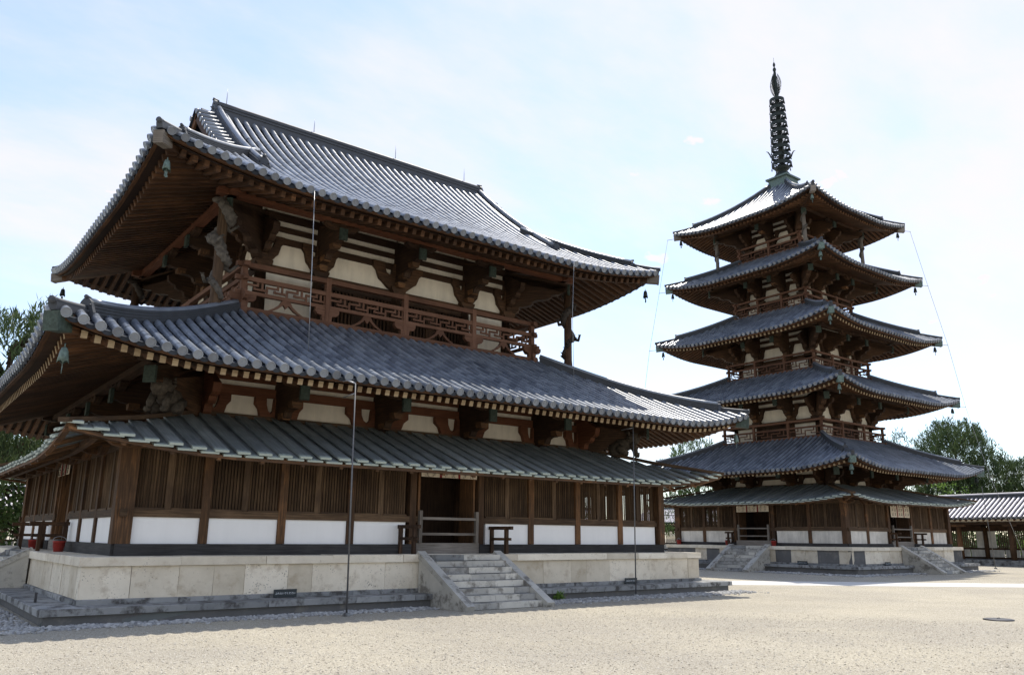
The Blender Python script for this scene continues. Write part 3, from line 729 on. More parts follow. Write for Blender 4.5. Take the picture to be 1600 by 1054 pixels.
    for sx, sy in ((-1, -1), (1, -1), (1, 1), (-1, 1)):
        m = MB(); a = (sx*(hx+eo+.03), sy*(hy+eo+.03), ez+elift+.06); b = (sx*(cx+.15), sy*(cy+.15), ztop+.08)
        mid = tuple((np.array(a)+np.array(b))/2-np.array([0, 0, .06])); m.beam(a, mid, .26, .10); m.beam(mid, b, .26, .10); m.build('hip_board', W_LAT, root)
        m = MB(); m.beam((sx*(hx+eo-.1), sy*(hy+eo-.1), ez+elift-.06), (sx*hx, sy*hy, zt+.12), .13, .15); m.build('corner_arm', W_POST, root)
    if getattr(gallery, 'rest', None): gallery.rest.build('lattice_rows', W_LAT, root, 'stuff'); gallery.rest = None

# ------------------------------------------------------------------ stone platforms and stairs
def stones(side, T, O, y_in, z0, z1, lo, hi, name, mat, parent, seed, gaps=(), mats=None, proud=0, bat=0):
    r = random.Random(seed); t = -T; M0 = SIDE[side]
    while t < T-.02:
        w = min(r.uniform(lo, hi), T-t)
        if T-t-w < lo*.5: w = T-t
        cut = [(t, t+w)]
        for g0, g1 in gaps:
            cut = [c for (a, b) in cut for c in ((a, min(b, g0)), (max(a, g1), b)) if c[1]-c[0] > .05]
        for a, b in cut:
            m = MB(); m.M = M0; j = r.uniform(-.007, .007); dz = r.uniform(-.004, .004); g = .004
            if bat: # slabs leaning back a little
                m.add([(a+g, -O-proud+j, z0), (b-g, -O-proud+j, z0), (b-g, -O+y_in, z0), (a+g, -O+y_in, z0), (a+g, -O-proud+j+bat, z1+dz), (b-g, -O-proud+j+bat, z1+dz), (b-g, -O+y_in, z1+dz), (a+g, -O+y_in, z1+dz)],
                      [(0, 3, 2, 1), (4, 5, 6, 7), (0, 1, 5, 4), (1, 2, 6, 5), (2, 3, 7, 6), (3, 0, 4, 7)], (1, 0, 0))
            else:
                c = .012   # worn arris along the top front edge
                V = [(a+g, -O-proud+j, z0), (b-g, -O-proud+j, z0), (b-g, -O+y_in, z0), (a+g, -O+y_in, z0), (a+g, -O-proud+j, z1+dz-c), (b-g, -O-proud+j, z1+dz-c), (b-g, -O-proud+j+c, z1+dz), (a+g, -O-proud+j+c, z1+dz), (b-g, -O+y_in, z1+dz), (a+g, -O+y_in, z1+dz)]
                V = [(x_+r.gauss(0, .0035), y_+r.gauss(0, .0045), z_+(r.gauss(0, .004) if z_ > z0+.001 else 0)) for x_, y_, z_ in V]
                m.add(V, [(0, 3, 2, 1), (0, 1, 5, 4), (4, 5, 6, 7), (7, 6, 8, 9), (2, 3, 9, 8), (1, 2, 8, 6, 5), (3, 0, 4, 7, 9)], (1, 0, 0))
            mm = mat if not mats else (mats if r.random() < .42 else mat)
            m.build(name, mm, parent)
        t += w
def platform(root, ux, uy, lx, ly, zl, zu, seed, slabmat=None, altmat=None):
    m = MB(); m.box(-lx+.1, lx-.1, -ly+.1, ly-.1, -.05, zl-.03); m.box(-ux+.12, ux-.12, -uy+.12, uy-.12, zl-.031, zu-.012); m.build('platform_core', S_DARK, root)
    for k, side in enumerate('NESW'):
        T, O = TO(side, lx, ly); tt = T if side in 'NS' else T-.003
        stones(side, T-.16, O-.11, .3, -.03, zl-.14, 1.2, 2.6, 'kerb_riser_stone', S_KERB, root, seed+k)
        stones(side, tt, O, .95, zl-.14, zl, 1.6, 2.9, 'kerb_coping_stone', S_GRAN, root, seed+10+k)
        T, O = TO(side, ux, uy)
        stones(side, T-.02, O-.0, .2, zl-.01, zl+.10, 1.5, 2.6, 'base_stone', S_GRAN, root, seed+20+k, proud=.03)
        stones(side, T-.05, O-.05, .2, zl+.10, zu-.19, .62, 1.35, 'wall_slab', S_TUFF, root, seed+30+k, mats=altmat)
        stones(side, T+.02, O+.02, .75, zu-.19, zu, 1.4, 2.3, 'coping_stone', S_CAP, root, seed+40+k)
    m = MB(); m.box(-ux+.7, ux-.7, -uy+.7, uy-.7, zu-.05, zu-.006); m.build('paving', S_CAP, root)
def stairs(root, side, O, c, w, bw, zu, n, run, loc_mat=S_STEP):
    """flight with block treads and sloping side slabs; c = centre along the side"""
    M0 = SIDE[side]; tr = run/n; rs = zu/n; r = random.Random(5)
    for i in range(n):
        z1 = zu-i*rs; y1 = -O-(i)*tr; x = c-w/2
        while x < c+w/2-.02:
            L = min(r.uniform(.7, 1.3), c+w/2-x)
            if c+w/2-x-L < .4: L = c+w/2-x
            m = MB(); m.M = M0; j = r.uniform(-.008, .008)
            m.box(x+.004, x+L-.004, y1-tr+j, y1+.12, max(0, z1-rs+.012), z1-.008*(i == 0)+r.uniform(-.004, .004), (1, 0, 0))
            m.build('step_stone', r.choice([loc_mat]*6+[S_GRAN]) if i < 7 else r.choice([loc_mat, S_GRAN]), root); x += L
    m = MB(); m.M = M0
    for i in range(n): m.box(c-w/2, c+w/2, -O-i*tr-tr+.05, -O-.0, 0, zu-i*rs-.04)
    m.build('stair_core', S_DARK, root)
    for s_ in (-1, 1):
        x0 = c+s_*w/2; x = x0+s_*bw/2
        m = MB(); m.M = M0
        m.prism([(0, 0), (run+.12, 0), (run+.05, .10), (0, zu-.02)], (x, -O+.02, 0), (0, -1, 0), (0, 0, 1), bw-.06); m.build('side_slab', S_STEP, root)
        m = MB(); m.M = M0; m.beam((x, -O+.10, zu+.03), (x, -O-run-.20, .055), bw, .15); m.build('sloping_coping', S_STEP, root)
# ================================================================== setting: ground and path
def flat(name, pts, z, mat, kind='structure'):
    m = MB(); m.add([(x, y, z) for x, y in pts], [tuple(range(len(pts)))], (1, 0, 0)); return m.build(name, mat, None, kind)
flat('ground', [(-900, -900), (900, -900), (900, 900), (-900, 900)], 0, M_GROUND)

# ================================================================== main hall
KX, KY = 6.995, 5.38
hall = thing('temple_hall', 'large two-storey dark timber hall with grey tiled roofs and white lower panels', 'temple hall')
kN = [-KX, -4.85, -1.61, 1.61, 4.85, KX]; kE = [-KY, -3.23, 0, 3.23, KY]
lower = Roof(hall, 'lower_roof', 11.49, 9.88, 5.655, .42, .012, .60, 3.9, 5.55)
upper = Roof(hall, 'upper_roof', 9.43, 7.60, 11.365, .50, .030, .62, 5.2, 3.55, gable=dict(x=6.05, xo=6.5, DE=3.6))
# ---- ground storey behind the pent roof
def first_low(root, side, i, n, t0, t1, O, M0): pass
ST1 = [(-.08, .18, .10), (.33, .50, .08), (.66, .86, .08), (-1.36, -1.06, .06)]
storey(hall, KX, KY, kN, kE, 1.3, 5.74, 1.88, W_RED, W_DARK, W_RED, P_CREAM, ST1, W_DARK, None)
# ---- upper storey
UX, UY = 5.0, 3.4
uN = [-UX, -3.02, 0, 3.02, UX]; uE = [-UY, -1.3, 1.3, UY]
def upper_low(root, side, i, n, t0, t1, O, M0):
    m = MB(); m.M = M0
    if i in (0, n-1):
        m.box(t0, t1, -O-.02, -O+.12, 8.35, 10.16); m.build('plaster_panel', P_CREAM, root)
    else:
        m.box(t0, t1, -O-.06, -O+.1, 8.35, 8.75); m.box(t0, t1, -O-.06, -O+.1, 9.95, 10.16); m.box((t0+t1)/2-.2, (t0+t1)/2+.2, -O-.06, -O+.1, 8.75, 9.95); m.build('window_frame', W_DARK, root)
        m = MB(); m.M = M0
        for (a, b) in ((t0, (t0+t1)/2-.2), ((t0+t1)/2+.2, t1)):
            k = 9
            for q in range(k): x = a+(q+.5)*(b-a)/k; m.box(x-.035, x+.035, -O-.04, -O+.03, 8.75, 9.95)
        m.build('window_bars', W_DARK, root)
ST2 = [(-.29, -.07, .08), (.14, .32, .08), (.52, .78, .08), (-1.34, -1.06, .05)]
storey(hall, UX, UY, uN, uE, 8.2, 11.45, 1.80, W_DARK, W_DARK, W_DARK, P_CREAM, ST2, W_RED, upper_low)
balcony(hall, 5.76, 4.14, 8.45, 1.60, .42, [-5.76, -3.05, -.1, 2.55, 5.76] if False else [-5.76, -2.95, 0, 2.95, 5.76], [-4.14, -1.35, 1.35, 4.14], W_BRN)
# ---- roofs
out = dict(round=[], pan=[], disc=[], lip=[])
lower.tiles(.336, .098, .34, out); upper.tiles(.352, .106, .34, out)
for k, tp, mt in (('round_tile', tpl_round(.104, 8, .925), T_ROUND), ('pan_tile', tpl_pan(.27), T_PAN), ('eave_end_tile', tpl_disc(.112), T_ROUND), ('eave_pan_tile', tpl_pan(.27, .03, .03, .07), T_PAN)):
    emit(k, out[{'round_tile': 'round', 'pan_tile': 'pan', 'eave_end_tile': 'disc', 'eave_pan_tile': 'lip'}[k]], tp, mt, (0, 0, 0), 300)
lower.eaves(5.48, .335, 4.55, .27, .13, .17, True, tip=W_TIP); upper.eaves(11.17, .35, 4.25, .31, .125, .19, True)
lower.hips(5.5, .75, M_CAPG, .30, .36); upper.hips(3.9, .75, M_CAPG, .28, .31)
lower.corner_beams((KX, KY), 5.42, .335, .36, .30, M_CAPG); upper.corner_beams((UX, UY), 11.12, .35, .36, .25, W_GREY)
# ---- irimoya gable: main ridge, descending ridges, verge tiles, gable boards
zt = upper.z(7.6, 99)
m = MB(); ridge_box(m, (-6.05, 0, zt), (5.95, 0, zt), ((.46, -.2, .10), (.36, .10, .18), (.42, .18, .22), (.34, .22, .30), (.40, .30, .335), (.32, .335, .42)))
rg = m.build('main_ridge', T_RIDGE, upper.part)
m = MB(); m.tube([(x, 0, zt+.43) for x in np.linspace(-6.05, 5.95, 14)], .10, 8); m.build('ridge_cover_tile', T_RIDGE, rg)
for sx in (-1, 1):
    onigawara((sx*6.0, 0, zt-.05), np.array([sx, 0, 0.]), .58, rg)
    vt = MB(); vp = MB()
    for sy in (-1, 1):
        pz = lambda y: upper.z(7.6-abs(y), 99)
        ys = np.linspace(.18, 5.35, 15); m = MB(); xk = sx*5.92
        for q in range(14):
            for (ww, z0, z1) in ((.34, -.05, .10), (.28, .10, .20), (.33, .19, .23), (.26, .23, .32)):
                m.beam((xk, sy*ys[q], pz(ys[q])+(z0+z1)/2), (xk, sy*ys[q+1], pz(ys[q+1])+(z0+z1)/2), ww, z1-z0)
        dr = m.build('descending_ridge', T_RIDGE, upper.part)
        m = MB(); m.tube([(xk, sy*y, pz(y)+.35) for y in ys], .10, 8); m.tube([(xk-sx*.24, sy*y, pz(y)+.14) for y in ys], .10, 8); m.build('ridge_cover_tile', T_ROUND, dr)
        onigawara((xk, sy*5.40, pz(5.4)-.06), np.array([0, sy, 0.]), .52, dr)
        for y in np.arange(.35, 4.25, .33):
            p0 = np.array([xk+sx*.16, sy*y, pz(y)+.10]); p1 = np.array([xk+sx*.78, sy*y, pz(y)+.035])
            m = MB(); m.tube([p0, p1], .088, 8); m.tube([p1, p1+np.array([sx*.05, 0, -.003])], .10, 10); m.build('verge_tile', T_ROUND, upper.part)
        ys = np.linspace(0, 4.3, 12); m = MB(); b = MB()
        for q in range(11):
            m.beam((sx*6.52, sy*ys[q], pz(ys[q])-.05), (sx*6.52, sy*ys[q+1], pz(ys[q+1])-.05), .4, .06)
            b.beam((sx*6.60, sy*ys[q], pz(ys[q])-.25), (sx*6.60, sy*ys[q+1], pz(ys[q+1])-.25), .08, .36)
        m.build('verge_board', T_PAN, upper.part); b.build('bargeboard', W_EAVE, upper.part)
    zg = upper.z(3.3, 99); pts = [(-4.25, zg)]+[(y, upper.z(7.6-abs(y), 99)-.12) for y in np.linspace(-4.2, 4.2, 19)]+[(4.25, zg)]
    m = MB(); m.prism(pts, (sx*5.80, 0, 0), (0, 1, 0), (0, 0, 1), .1, (0, 0, 1)); m.build('gable_board', W_DARK, upper.part)
# ---- gallery
pN = [-9.15, -7.28, -5.30, -3.33, -1.36, 1.08, 3.08, 5.12, 7.14, 9.15]; pE = [-7.35, -4.95, -3.0, -1.1, 1.1, 3.0, 4.95, 7.35]
gallery.rest = None
gallery(hall, 9.15, 7.35, pN, pE, 4, 3, 1.32, 1.585, 2.20, 2.42, 3.80, P_WHITE, (KX, KY), 3.60, .46, 1.72, 5.0, .52, 10)
# ---- carved supports under the eaves
def dragon_pillar(root, x, y, z0, z1, mat, sgn, wd=1.0):
    m = MB(); m.lathe((x, y, 0), [(.20, z0), (.18, z0+.3), (.155, z0+.6), (.15, z1)], 12); p = m.build('dragon_pillar', W_LAT if mat is M_CARVE else W_DARK, root)
    m = MB(); n = 74; P = []; rad = []
    L0 = z0+.55; L1 = z1-.15
    for i in range(n):
        f = i/(n-1); a = sgn*(f*4.6*math.pi+.8); rr = .07+.13*wd+.06*math.sin(f*23); z = L0+(L1-L0)*f+.06*math.sin(a*2)
        P.append((x+rr*math.cos(a), y+rr*math.sin(a), z)); rad.append(wd*(.085+.14*math.sin(min(1, f*1.25)*math.pi*.5+.05)*(1-max(0, f-.85)*3))*(1+.12*math.sin(i*2.1)))
    m.tube(P, rad, 8)
    for i in range(6, n-4, 3):      # dorsal crest
        a = np.array(P[i])-np.array([x, y, P[i][2]]); a /= np.linalg.norm(a); q = np.array(P[i])+a*rad[i]*.8
        m.tube([q, q+a*.07+np.array([0, 0, .05])], [.035, .008], 5)
    for i, s_ in ((14, 1), (24, -1), (40, 1), (55, -1)):     # clawed legs
        q = np.array(P[i]); a = q-np.array([x, y, q[2]]); a /= np.linalg.norm(a); b = np.array([-a[1], a[0], 0])*s_
        k = q+a*.20+b*.12+np.array([0, 0, -.10]); e = k+b*.17+np.array([0, 0, .16])+a*.05
        m.tube([q, k, e], [.085, .06, .045], 6)
        for c in (-.06, 0, .06): m.tube([e, e+b*.08+a*c+np.array([0, 0, .02])], [.026, .008], 5)
    hd = np.array(P[-1]); a = hd-np.array([x, y, hd[2]]); a /= np.linalg.norm(a)
    m.tube([hd-np.array([0, 0, .1]), hd+a*.04, hd+a*.18-np.array([0, 0, .03]), hd+a*.30-np.array([0, 0, .09])], [.10, .14, .10, .06], 8)
    for s_ in (-1, 1):
        b = np.array([-a[1], a[0], 0])*s_; m.tube([hd+b*.08+np.array([0, 0, .1]), hd+b*.13-a*.1+np.array([0, 0, .2])], [.03, .008], 5)
    m.build('carved_dragon', mat, p)
for k, (x, y) in enumerate(((-6.85, -5.08), (6.85, -5.08), (-6.85, 5.08), (6.85, 5.08))):
    dragon_pillar(hall, x, y, 7.95, 11.55, M_CARVE if k == 0 else M_DARKCARVE, 1 if k % 2 else -1, .82 if k == 0 else .62)
def lion(root, x, y, z0, z1, d, mat):
    d = np.array([d[0], d[1], 0.])/math.hypot(*d); s = np.array([-d[1], d[0], 0]); u = np.array([0, 0, 1.]); c = np.array([x, y, z0]); H = z1-z0
    m = MB(); m.tube([c-d*.42+u*.02, c-d*.40+u*.22, c-d*.18+u*.40, c+d*.10+u*.5, c+d*.20+u*.62], [.22, .30, .30, .25, .20], 10)       # crouching body to neck
    m.tube([c+d*.16+u*H*.56, c+d*.24+u*H*.72, c+d*.26+u*H*.90, c+d*.20+u*H*.99], [.25, .29, .26, .12], 10)    # maned head
    m.tube([c+d*.35+u*H*.70, c+d*.52+u*H*.66], [.17, .12], 8)
    for q in (-1, 1):
        m.tube([c+d*.22+s*q*.20+u*H*.5, c+d*.34+s*q*.22+u*.22, c+d*.36+s*q*.22+u*.02], [.11, .10, .09], 7); m.tube([c+d*.34+s*q*.22+u*.05, c+d*.5+s*q*.22+u*.04], [.09, .07], 6)
        m.tube([c-d*.30+s*q*.24+u*.30, c-d*.10+s*q*.30+u*.16, c+d*.06+s*q*.28+u*.05], [.17, .14, .09], 7)
        m.tube([c+d*.46+s*q*.09+u*H*.80, c+d*.50+s*q*.10+u*H*.80], [.05, .035], 6)
        m.tube([c+d*.12+s*q*.24+u*H*.92, c+d*.10+s*q*.28+u*H*1.0], [.06, .02], 5)
    for i in range(26):      # mane curls
        a = random.uniform(.3, 6.0); z = random.uniform(.5, .95); p = c+d*.15+u*H*z-d*.16*abs(math.cos(a))+s*.27*math.sin(a); m.tube([p-u*.04, p, p+u*.04], [.03, .065, .03], 6)
    m.tube([c-d*.55+u*.1, c-d*.74+u*.12, c-d*.80+u*.26, c-d*.68+u*.33, c-d*.62+u*.24], [.05, .06, .055, .045, .03], 6)   # curled tail
    m.build('lion_carving', mat, root)
for sx, sy, mt in ((-1, -1, M_BROWNCARVE), (1, -1, M_BROWNCARVE), (-1, 1, M_BROWNCARVE), (1, 1, M_BROWNCARVE)):
    lion(hall, sx*(KX+1.30), sy*(KY+1.30), 4.78, 5.68, (sx, sy), mt)

# ---- platform and stairs
plat = thing('stone_platform', 'two-stepped pale stone platform of weathered slabs under the large temple hall', 'platform')
platform(plat, 10.11, 8.49, 10.87, 9.25, .34, 1.32, 100, None, None)
st = thing('stone_staircase', 'grey stone staircase with sloping side copings leading up to the doorway of the large hall', 'staircase')
stairs(st, 'N', 8.52, -.34, 2.36, .25, 1.32, 8, 2.15)
st = thing('stone_staircase', 'stone staircase at the left edge of the photo, on the end face of the hall', 'staircase')
stairs(st, 'E', 10.13, 0.0, 2.36, .34, 1.32, 8, 2.25)

# ================================================================== pagoda
PX, PY = 34.01, 2.13
pag = thing('pagoda', 'five-storey dark timber pagoda with upswept tiled roofs and a tall bronze spire', 'pagoda', (PX, PY, 0))
core = [3.5, 3.0, 2.62, 2.18, 1.80]; bal = [None, 3.55, 3.2, 2.7, 2.35]
eh = [7.69, 7.04, 6.60, 6.03, 5.51]; ze_ = [5.68, 10.12, 14.22, 18.38, 22.33]; zb_ = [1.4, 7.80, 12.08, 16.40, 20.38]
for lv in range(5):
    c = core[lv]; ze = ze_[lv]; h = eh[lv]
    if lv < 4:
        Dp = h-bal[lv+1]; rise = zb_[lv+1]-.02-(ze-.08); b = .010; a = (rise-b*Dp*Dp)/Dp; D = Dp+.1
    else: D = h-.62; rise = 26.05-(ze-.08); b = .045; a = (rise-b*D*D)/D
    rf = Roof(pag, ['first_roof', 'second_roof', 'third_roof', 'fourth_roof', 'top_roof'][lv], h, h, ze-.085, a, b, .58, 4.2, D)
    q = c*.42; cols = [-c, -q, q, c] if lv < 4 else [-c, 0, c]
    def plow(root, side, i, n, t0, t1, O, M0, lv=lv, c=c, ze=ze):
        if lv == 0: return
        m = MB(); m.M = M0; z0 = zb_[lv]-.05; z1 = ze-1.28
        if i in (0, n-1) and lv < 4: m.box(t0, t1, -O-.02, -O+.12, z0, z1); m.build('plaster_panel', P_CREAM, root)
        else:
            m.box(t0, t1, -O-.02, -O+.1, z0, z1); m.build('door_leaf', W_DARK, root)
            m = MB(); m.M = M0
            for k in range(8): x = t0+(k+.5)*(t1-t0)/8; m.box(x-.035, x+.035, -O-.05, -O, z0+.5, z1-.1)
            m.build('window_bars', W_DARK, root)
    stp = [(-.29, -.07, .07), (.14, .32, .07), (.52, .78, .07), (-1.34, -1.06, .05)]
    storey(pag, c, c, cols, cols, 1.3 if lv == 0 else zb_[lv]-.4, ze, 1.75, W_DARK, W_DARK, W_DARK, P_CREAM, stp, W_DARK, plow, colr=.17)
    if lv: balcony(pag, bal[lv], bal[lv], zb_[lv], 1.12, 0, cols if lv < 4 else [-c, 0, c], cols if lv < 4 else [-c, 0, c], W_BRN, .8)
    out = dict(round=[], pan=[], disc=[], lip=[])
    rf.tiles(.335, .095, .42, out)
    for k, tp, mt in (('round_tile', tpl_round(.095, 6), T_ROUND), ('pan_tile', tpl_pan(.27, .035, .03, 0, 4), T_PAN), ('eave_end_tile', tpl_disc(.105, 9), T_ROUND), ('eave_pan_tile', tpl_pan(.27, .03, .03, .06, 4), T_PAN)):
        emit(k, out[{'round_tile': 'round', 'pan_tile': 'pan', 'eave_end_tile': 'disc', 'eave_pan_tile': 'lip'}[k]], tp, mt, (PX, PY, 0), 0)
    rf.eaves(ze-.24, .33, h-c, .29, .12, .14, False, tip=W_TIP if lv < 3 else None)
    rf.hips(D-.05, 1.0 if lv else .95, M_CAPG, .30, .36)
    rf.corner_beams((c, c), ze-.32, .33, .36, .27, [M_VERD, M_VERD, M_VERD, M_VERD, W_GREY][lv])
    if lv == 4:      # struts carrying the top eaves
        for sx, sy in ((-1, -1), (1, -1), (1, 1), (-1, 1)):
            m = MB(); x, y = sx*3.45, sy*3.45; m.lathe((x, y, 0), [(.13, 19.95), (.12, 20.6), (.12, 22.6)], 10); p = m.build('corner_pillar', W_GREY, pag)
            m = MB(); P = [(x+.15*math.cos(t), y+.15*math.sin(t), 20.6+1.7*t/12) for t in np.linspace(0, 12, 40)]; m.tube(P, [.07+.03*math.sin(i*.6) for i in range(40)], 6); m.build('carved_dragon', M_CARVE, p)
# ---- spire
m = MB(); m.box(-.72, .72, -.72, .72, 25.75, 26.62); m.box(-.86, .86, -.86, .86, 26.62, 26.74); m.box(-.80, .80, -.80, .80, 25.70, 25.84); sp = m.build('spire_base', M_VERD, pag)
m = MB(); m.lathe((0, 0, 0), [(.62, 26.74), (.60, 26.95), (.45, 27.18), (.26, 27.28), (.26, 27.32), (.42, 27.42), (.56, 27.58), (.54, 27.62), (.2, 27.55)], 16); m.build('spire_dome', M_BRONZE, pag)
m = MB(); m.lathe((0, 0, 0), [(.19, 27.2), (.17, 30), (.14, 33.4), (.10, 35.2), (.06, 35.6)], 10); m.build('spire_shaft', M_BRONZE, pag)
for i in range(9):
    z = 27.85+i*.635; r = .70-.022*i; m = MB()
    V = []; F = []; n = 20
    for k in range(n):
        a = 2*math.pi*k/n
        for rr, zz in ((r, z-.12), (r, z+.12), (r-.06, z+.12), (r-.06, z-.12)): V.append((rr*math.cos(a), rr*math.sin(a), zz))
    for k in range(n):
        for q in range(4): F.append((k*4+q, k*4+(q+1) % 4, ((k+1) % n)*4+(q+1) % 4, ((k+1) % n)*4+q))
    m.add(V, F, (0, 0, 1))
    for k in range(8):
        a = 2*math.pi*(k+.5)/8; ca, sa = math.cos(a), math.sin(a)
        m.tube([(.13*ca, .13*sa, z+.05), (r*.45*ca, r*.45*sa, z-.03), (r*.7*ca, r*.7*sa, z+.05), ((r-.03)*ca, (r-.03)*sa, z)], .04, 5)
        m.tube([(r*ca, r*sa, z-.14), (r*ca, r*sa, z-.34)], [.025, .05], 5)
    m.build('spire_ring', M_BRONZE, pag)
for k in range(4):
    a = k*math.pi/2+math.pi/4; ca, sa = math.cos(a), math.sin(a); m = MB()
    m.tube([(.7*ca, .7*sa, 28.45), (.78*ca, .78*sa, 28.7), (.9*ca, .9*sa, 28.9), (1.02*ca, 1.02*sa, 28.93)], [.05, .05, .04, .015], 6); m.build('sickle', M_BRONZE, pag)
    a = k*math.pi/2; ca, sa = math.cos(a), math.sin(a); m = MB(); r_ = random.Random(k)
    for q in range(15):      # openwork flame: curling wires with small leaves
        z0 = 33.35+q*.105; L = .20+.22*math.sin((q+1)/16*math.pi)
        m.tube([(.06*ca, .06*sa, z0), (L*.6*ca, L*.6*sa, z0+.03), (L*ca, L*sa, z0+.16), (L*.92*ca, L*.92*sa, z0+.24)], [.032, .026, .022, .03], 4)
        m.tube([(L*ca, L*sa, z0+.16), (L*1.12*ca, L*1.12*sa, z0+.12)], [.02, .035], 4)
    m.build('openwork_flame', M_BRONZE, pag)
m = MB(); m.lathe((0, 0, 0), [(.04, 35.3), (.11, 35.42), (.13, 35.52), (.09, 35.64), (.03, 35.7), (.08, 35.82), (.10, 35.92), (.06, 36.05), (.012, 36.15), (.01, 36.5)], 10); m.build('jewel_finial', M_BRONZE, pag)
# ---- pagoda gallery, platform, stairs
pp = [-5.85, -3.72, -1.35, 1.35, 3.72, 5.85]
gallery(pag, 5.85, 5.85, pp, pp, 2, 2, 1.42, 1.60, 2.28, 2.5, 3.75, P_AGED, (3.5, 3.5), 3.80, .36, 1.40, 4.95, .46, 10)
plat2 = thing('stone_platform', 'stone platform of dark and pale slabs under the five-storey pagoda', 'platform', (PX, PY, 0))
platform(plat2, 6.45, 6.45, 7.1, 7.1, .44, 1.42, 300, None, S_DARK)
st = thing('stone_staircase', 'blue-grey stone staircase on the left face of the pagoda, facing the large hall', 'staircase', (PX, PY, 0))
stairs(st, 'E', 6.47, -.05, 2.2, .36, 1.42, 8, 2.0)
st = thing('stone_staircase', 'stone staircase on the right face of the pagoda, nearest the corridor wall', 'staircase', (PX, PY, 0))
stairs(st, 'N', 6.47, .1, 2.0, .32, 1.42, 8, 2.0)
# ================================================================== corridor (roofed cloister) behind the pagoda
def corridor(label, x, y, rz, L, name='cloister_corridor'):
    """local: runs along y from -L/2 to L/2, open colonnade on the -x face, back wall at +x"""
    c = thing(name, label, 'corridor', (x, y, 0), rz)
    y0, y1 = -L/2, L/2; zb = .42; ze = 3.42; zr = 5.05; xw = 3.6; ov = .95
    m = MB(); m.box(-.7, xw+.7, y0, y1, -.05, zb); m.build('stylobate', S_GRAN, c)
    nb = int(L/3.7); ys = [y0+(i+.5)*L/nb-L/nb/2 for i in range(nb+1)]
    for i, yy in enumerate(ys):
        m = MB(); m.lathe((0, yy, 0), [(.20, zb), (.22, zb+.8), (.17, 2.86)], 10); m.box(-.12, .12, yy-.5, yy+.5, 2.86, 3.0); m.build('column', W_POST, c)
        m = MB(); m.lathe((xw, yy, 0), [(.20, zb), (.17, 2.86)], 8); m.build('column', W_POST, c)
        m = MB(); m.beam((-.1, yy, 2.9), (xw/2, yy, 3.45), .2, .3); m.beam((xw+.1, yy, 2.9), (xw/2, yy, 3.45), .2, .3); m.build('rainbow_beam', W_DARK, c)
    m = MB(); m.box(-.11, .11, y0, y1, 3.0, 3.2); m.box(xw-.11, xw+.11, y0, y1, 3.0, 3.2); m.build('wall_plate', W_DARK, c)
    m = MB(); m.box(-.03, .04, y0, y1, 3.2, 3.52); m.build('eave_plaster', P_CREAM, c)
    for i in range(nb):
        a, b = ys[i]+.2, ys[i+1]-.2; w = b-a
        m = MB(); m.box(xw-.06, xw+.06, a, b, zb, zb+.14); m.box(xw-.06, xw+.06, a, b, zb+.70, zb+.84); m.box(xw-.06, xw+.06, a, b, 2.55, 3.0); m.build('wall_rail', W_DARK, c)
        for (p, q) in ((a, a+.33*w-.06), (a+.33*w+.06, b-.33*w-.06), (b-.33*w+.06, b)):
            m = MB(); m.box(xw-.03, xw+.03, p, q, zb+.14, zb+.70); m.build('dado_panel', P_AGED, c)
        for (p, q) in ((a, a+.16*w), (b-.16*w, b)):
            m = MB(); m.box(xw-.03, xw+.03, p, q, zb+.84, 2.55); m.build('plaster_strip', P_AGED, c)
        m = MB(); n = 13; p, q = a+.2*w, b-.2*w
        for k in range(n): t = p+(k+.5)*(q-p)/n; m.box(xw-.03, xw+.03, t-.032, t+.032, zb+.84, 2.55)
        m.build('lattice_window', W_LAT, c)
    S1 = np.hypot(xw/2+ov, zr-ze)
    R1, P1, D1 = [], [], []
    pitch = .36; n = int(L/pitch)
    for side in (-1, 1):
        xe = -ov if side < 0 else xw+ov
        m = MB(); m.beam((xe-side*.0, 0, ze-.07), (xw/2, 0, zr-.07), L, .06, (0, 0, 1)) if False else m.add([(xe, y0, ze-.06), (xe, y1, ze-.06), (xw/2, y1, zr-.06), (xw/2, y0, zr-.06)], [(0, 1, 2, 3)], (1, 0, 0)); m.build('roof_deck', T_PAN, c)
        X = np.array([xe-xw/2, 0, ze-zr])/np.hypot(xe-xw/2, ze-zr); Y = np.array([0, 1., 0]); Z = np.cross(X, Y)
        if Z[2] < 0: Y = -Y; Z = -Z
        ns = 8; l = S1/ns
        for i in range(n+1):
            yy = y0+i*pitch
            for k in range(ns):
                M = np.eye(4); M[:3, 0] = X*l*1.04; M[:3, 1] = Y; M[:3, 2] = Z; M[:3, 3] = np.array([xw/2, yy, zr])+X*l*k+Z*.03+rng.normal(0, .003, 3); R1.append(M)
                M2 = M.copy(); M2[:3, 3] = np.array([xw/2, yy+pitch/2, zr])+X*l*k; P1.append(M2)
            M = np.eye(4); M[:3, 0] = X; M[:3, 1] = Y; M[:3, 2] = Z; M[:3, 3] = np.array([xe, yy, ze])+Z*.035; D1.append(M)
        rf = MB()
        for i in range(int(L/.45)):
            yy = y0+(i+.5)*.45; rf.beam((xe-side*.12, yy, ze-.13), (xw/2, yy, zr-.2), .10, .11)
        rf.build('rafters', W_EAVE, c, 'stuff')
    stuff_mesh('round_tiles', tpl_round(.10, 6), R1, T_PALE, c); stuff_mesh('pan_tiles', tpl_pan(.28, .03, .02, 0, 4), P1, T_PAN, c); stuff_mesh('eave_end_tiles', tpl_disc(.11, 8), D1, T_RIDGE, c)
    m = MB(); ridge_box(m, (xw/2, y0, zr), (xw/2, y1, zr), ((.40, -.08, .10), (.32, .10, .20), (.40, .20, .24))); rg = m.build('ridge', T_RIDGE, c)
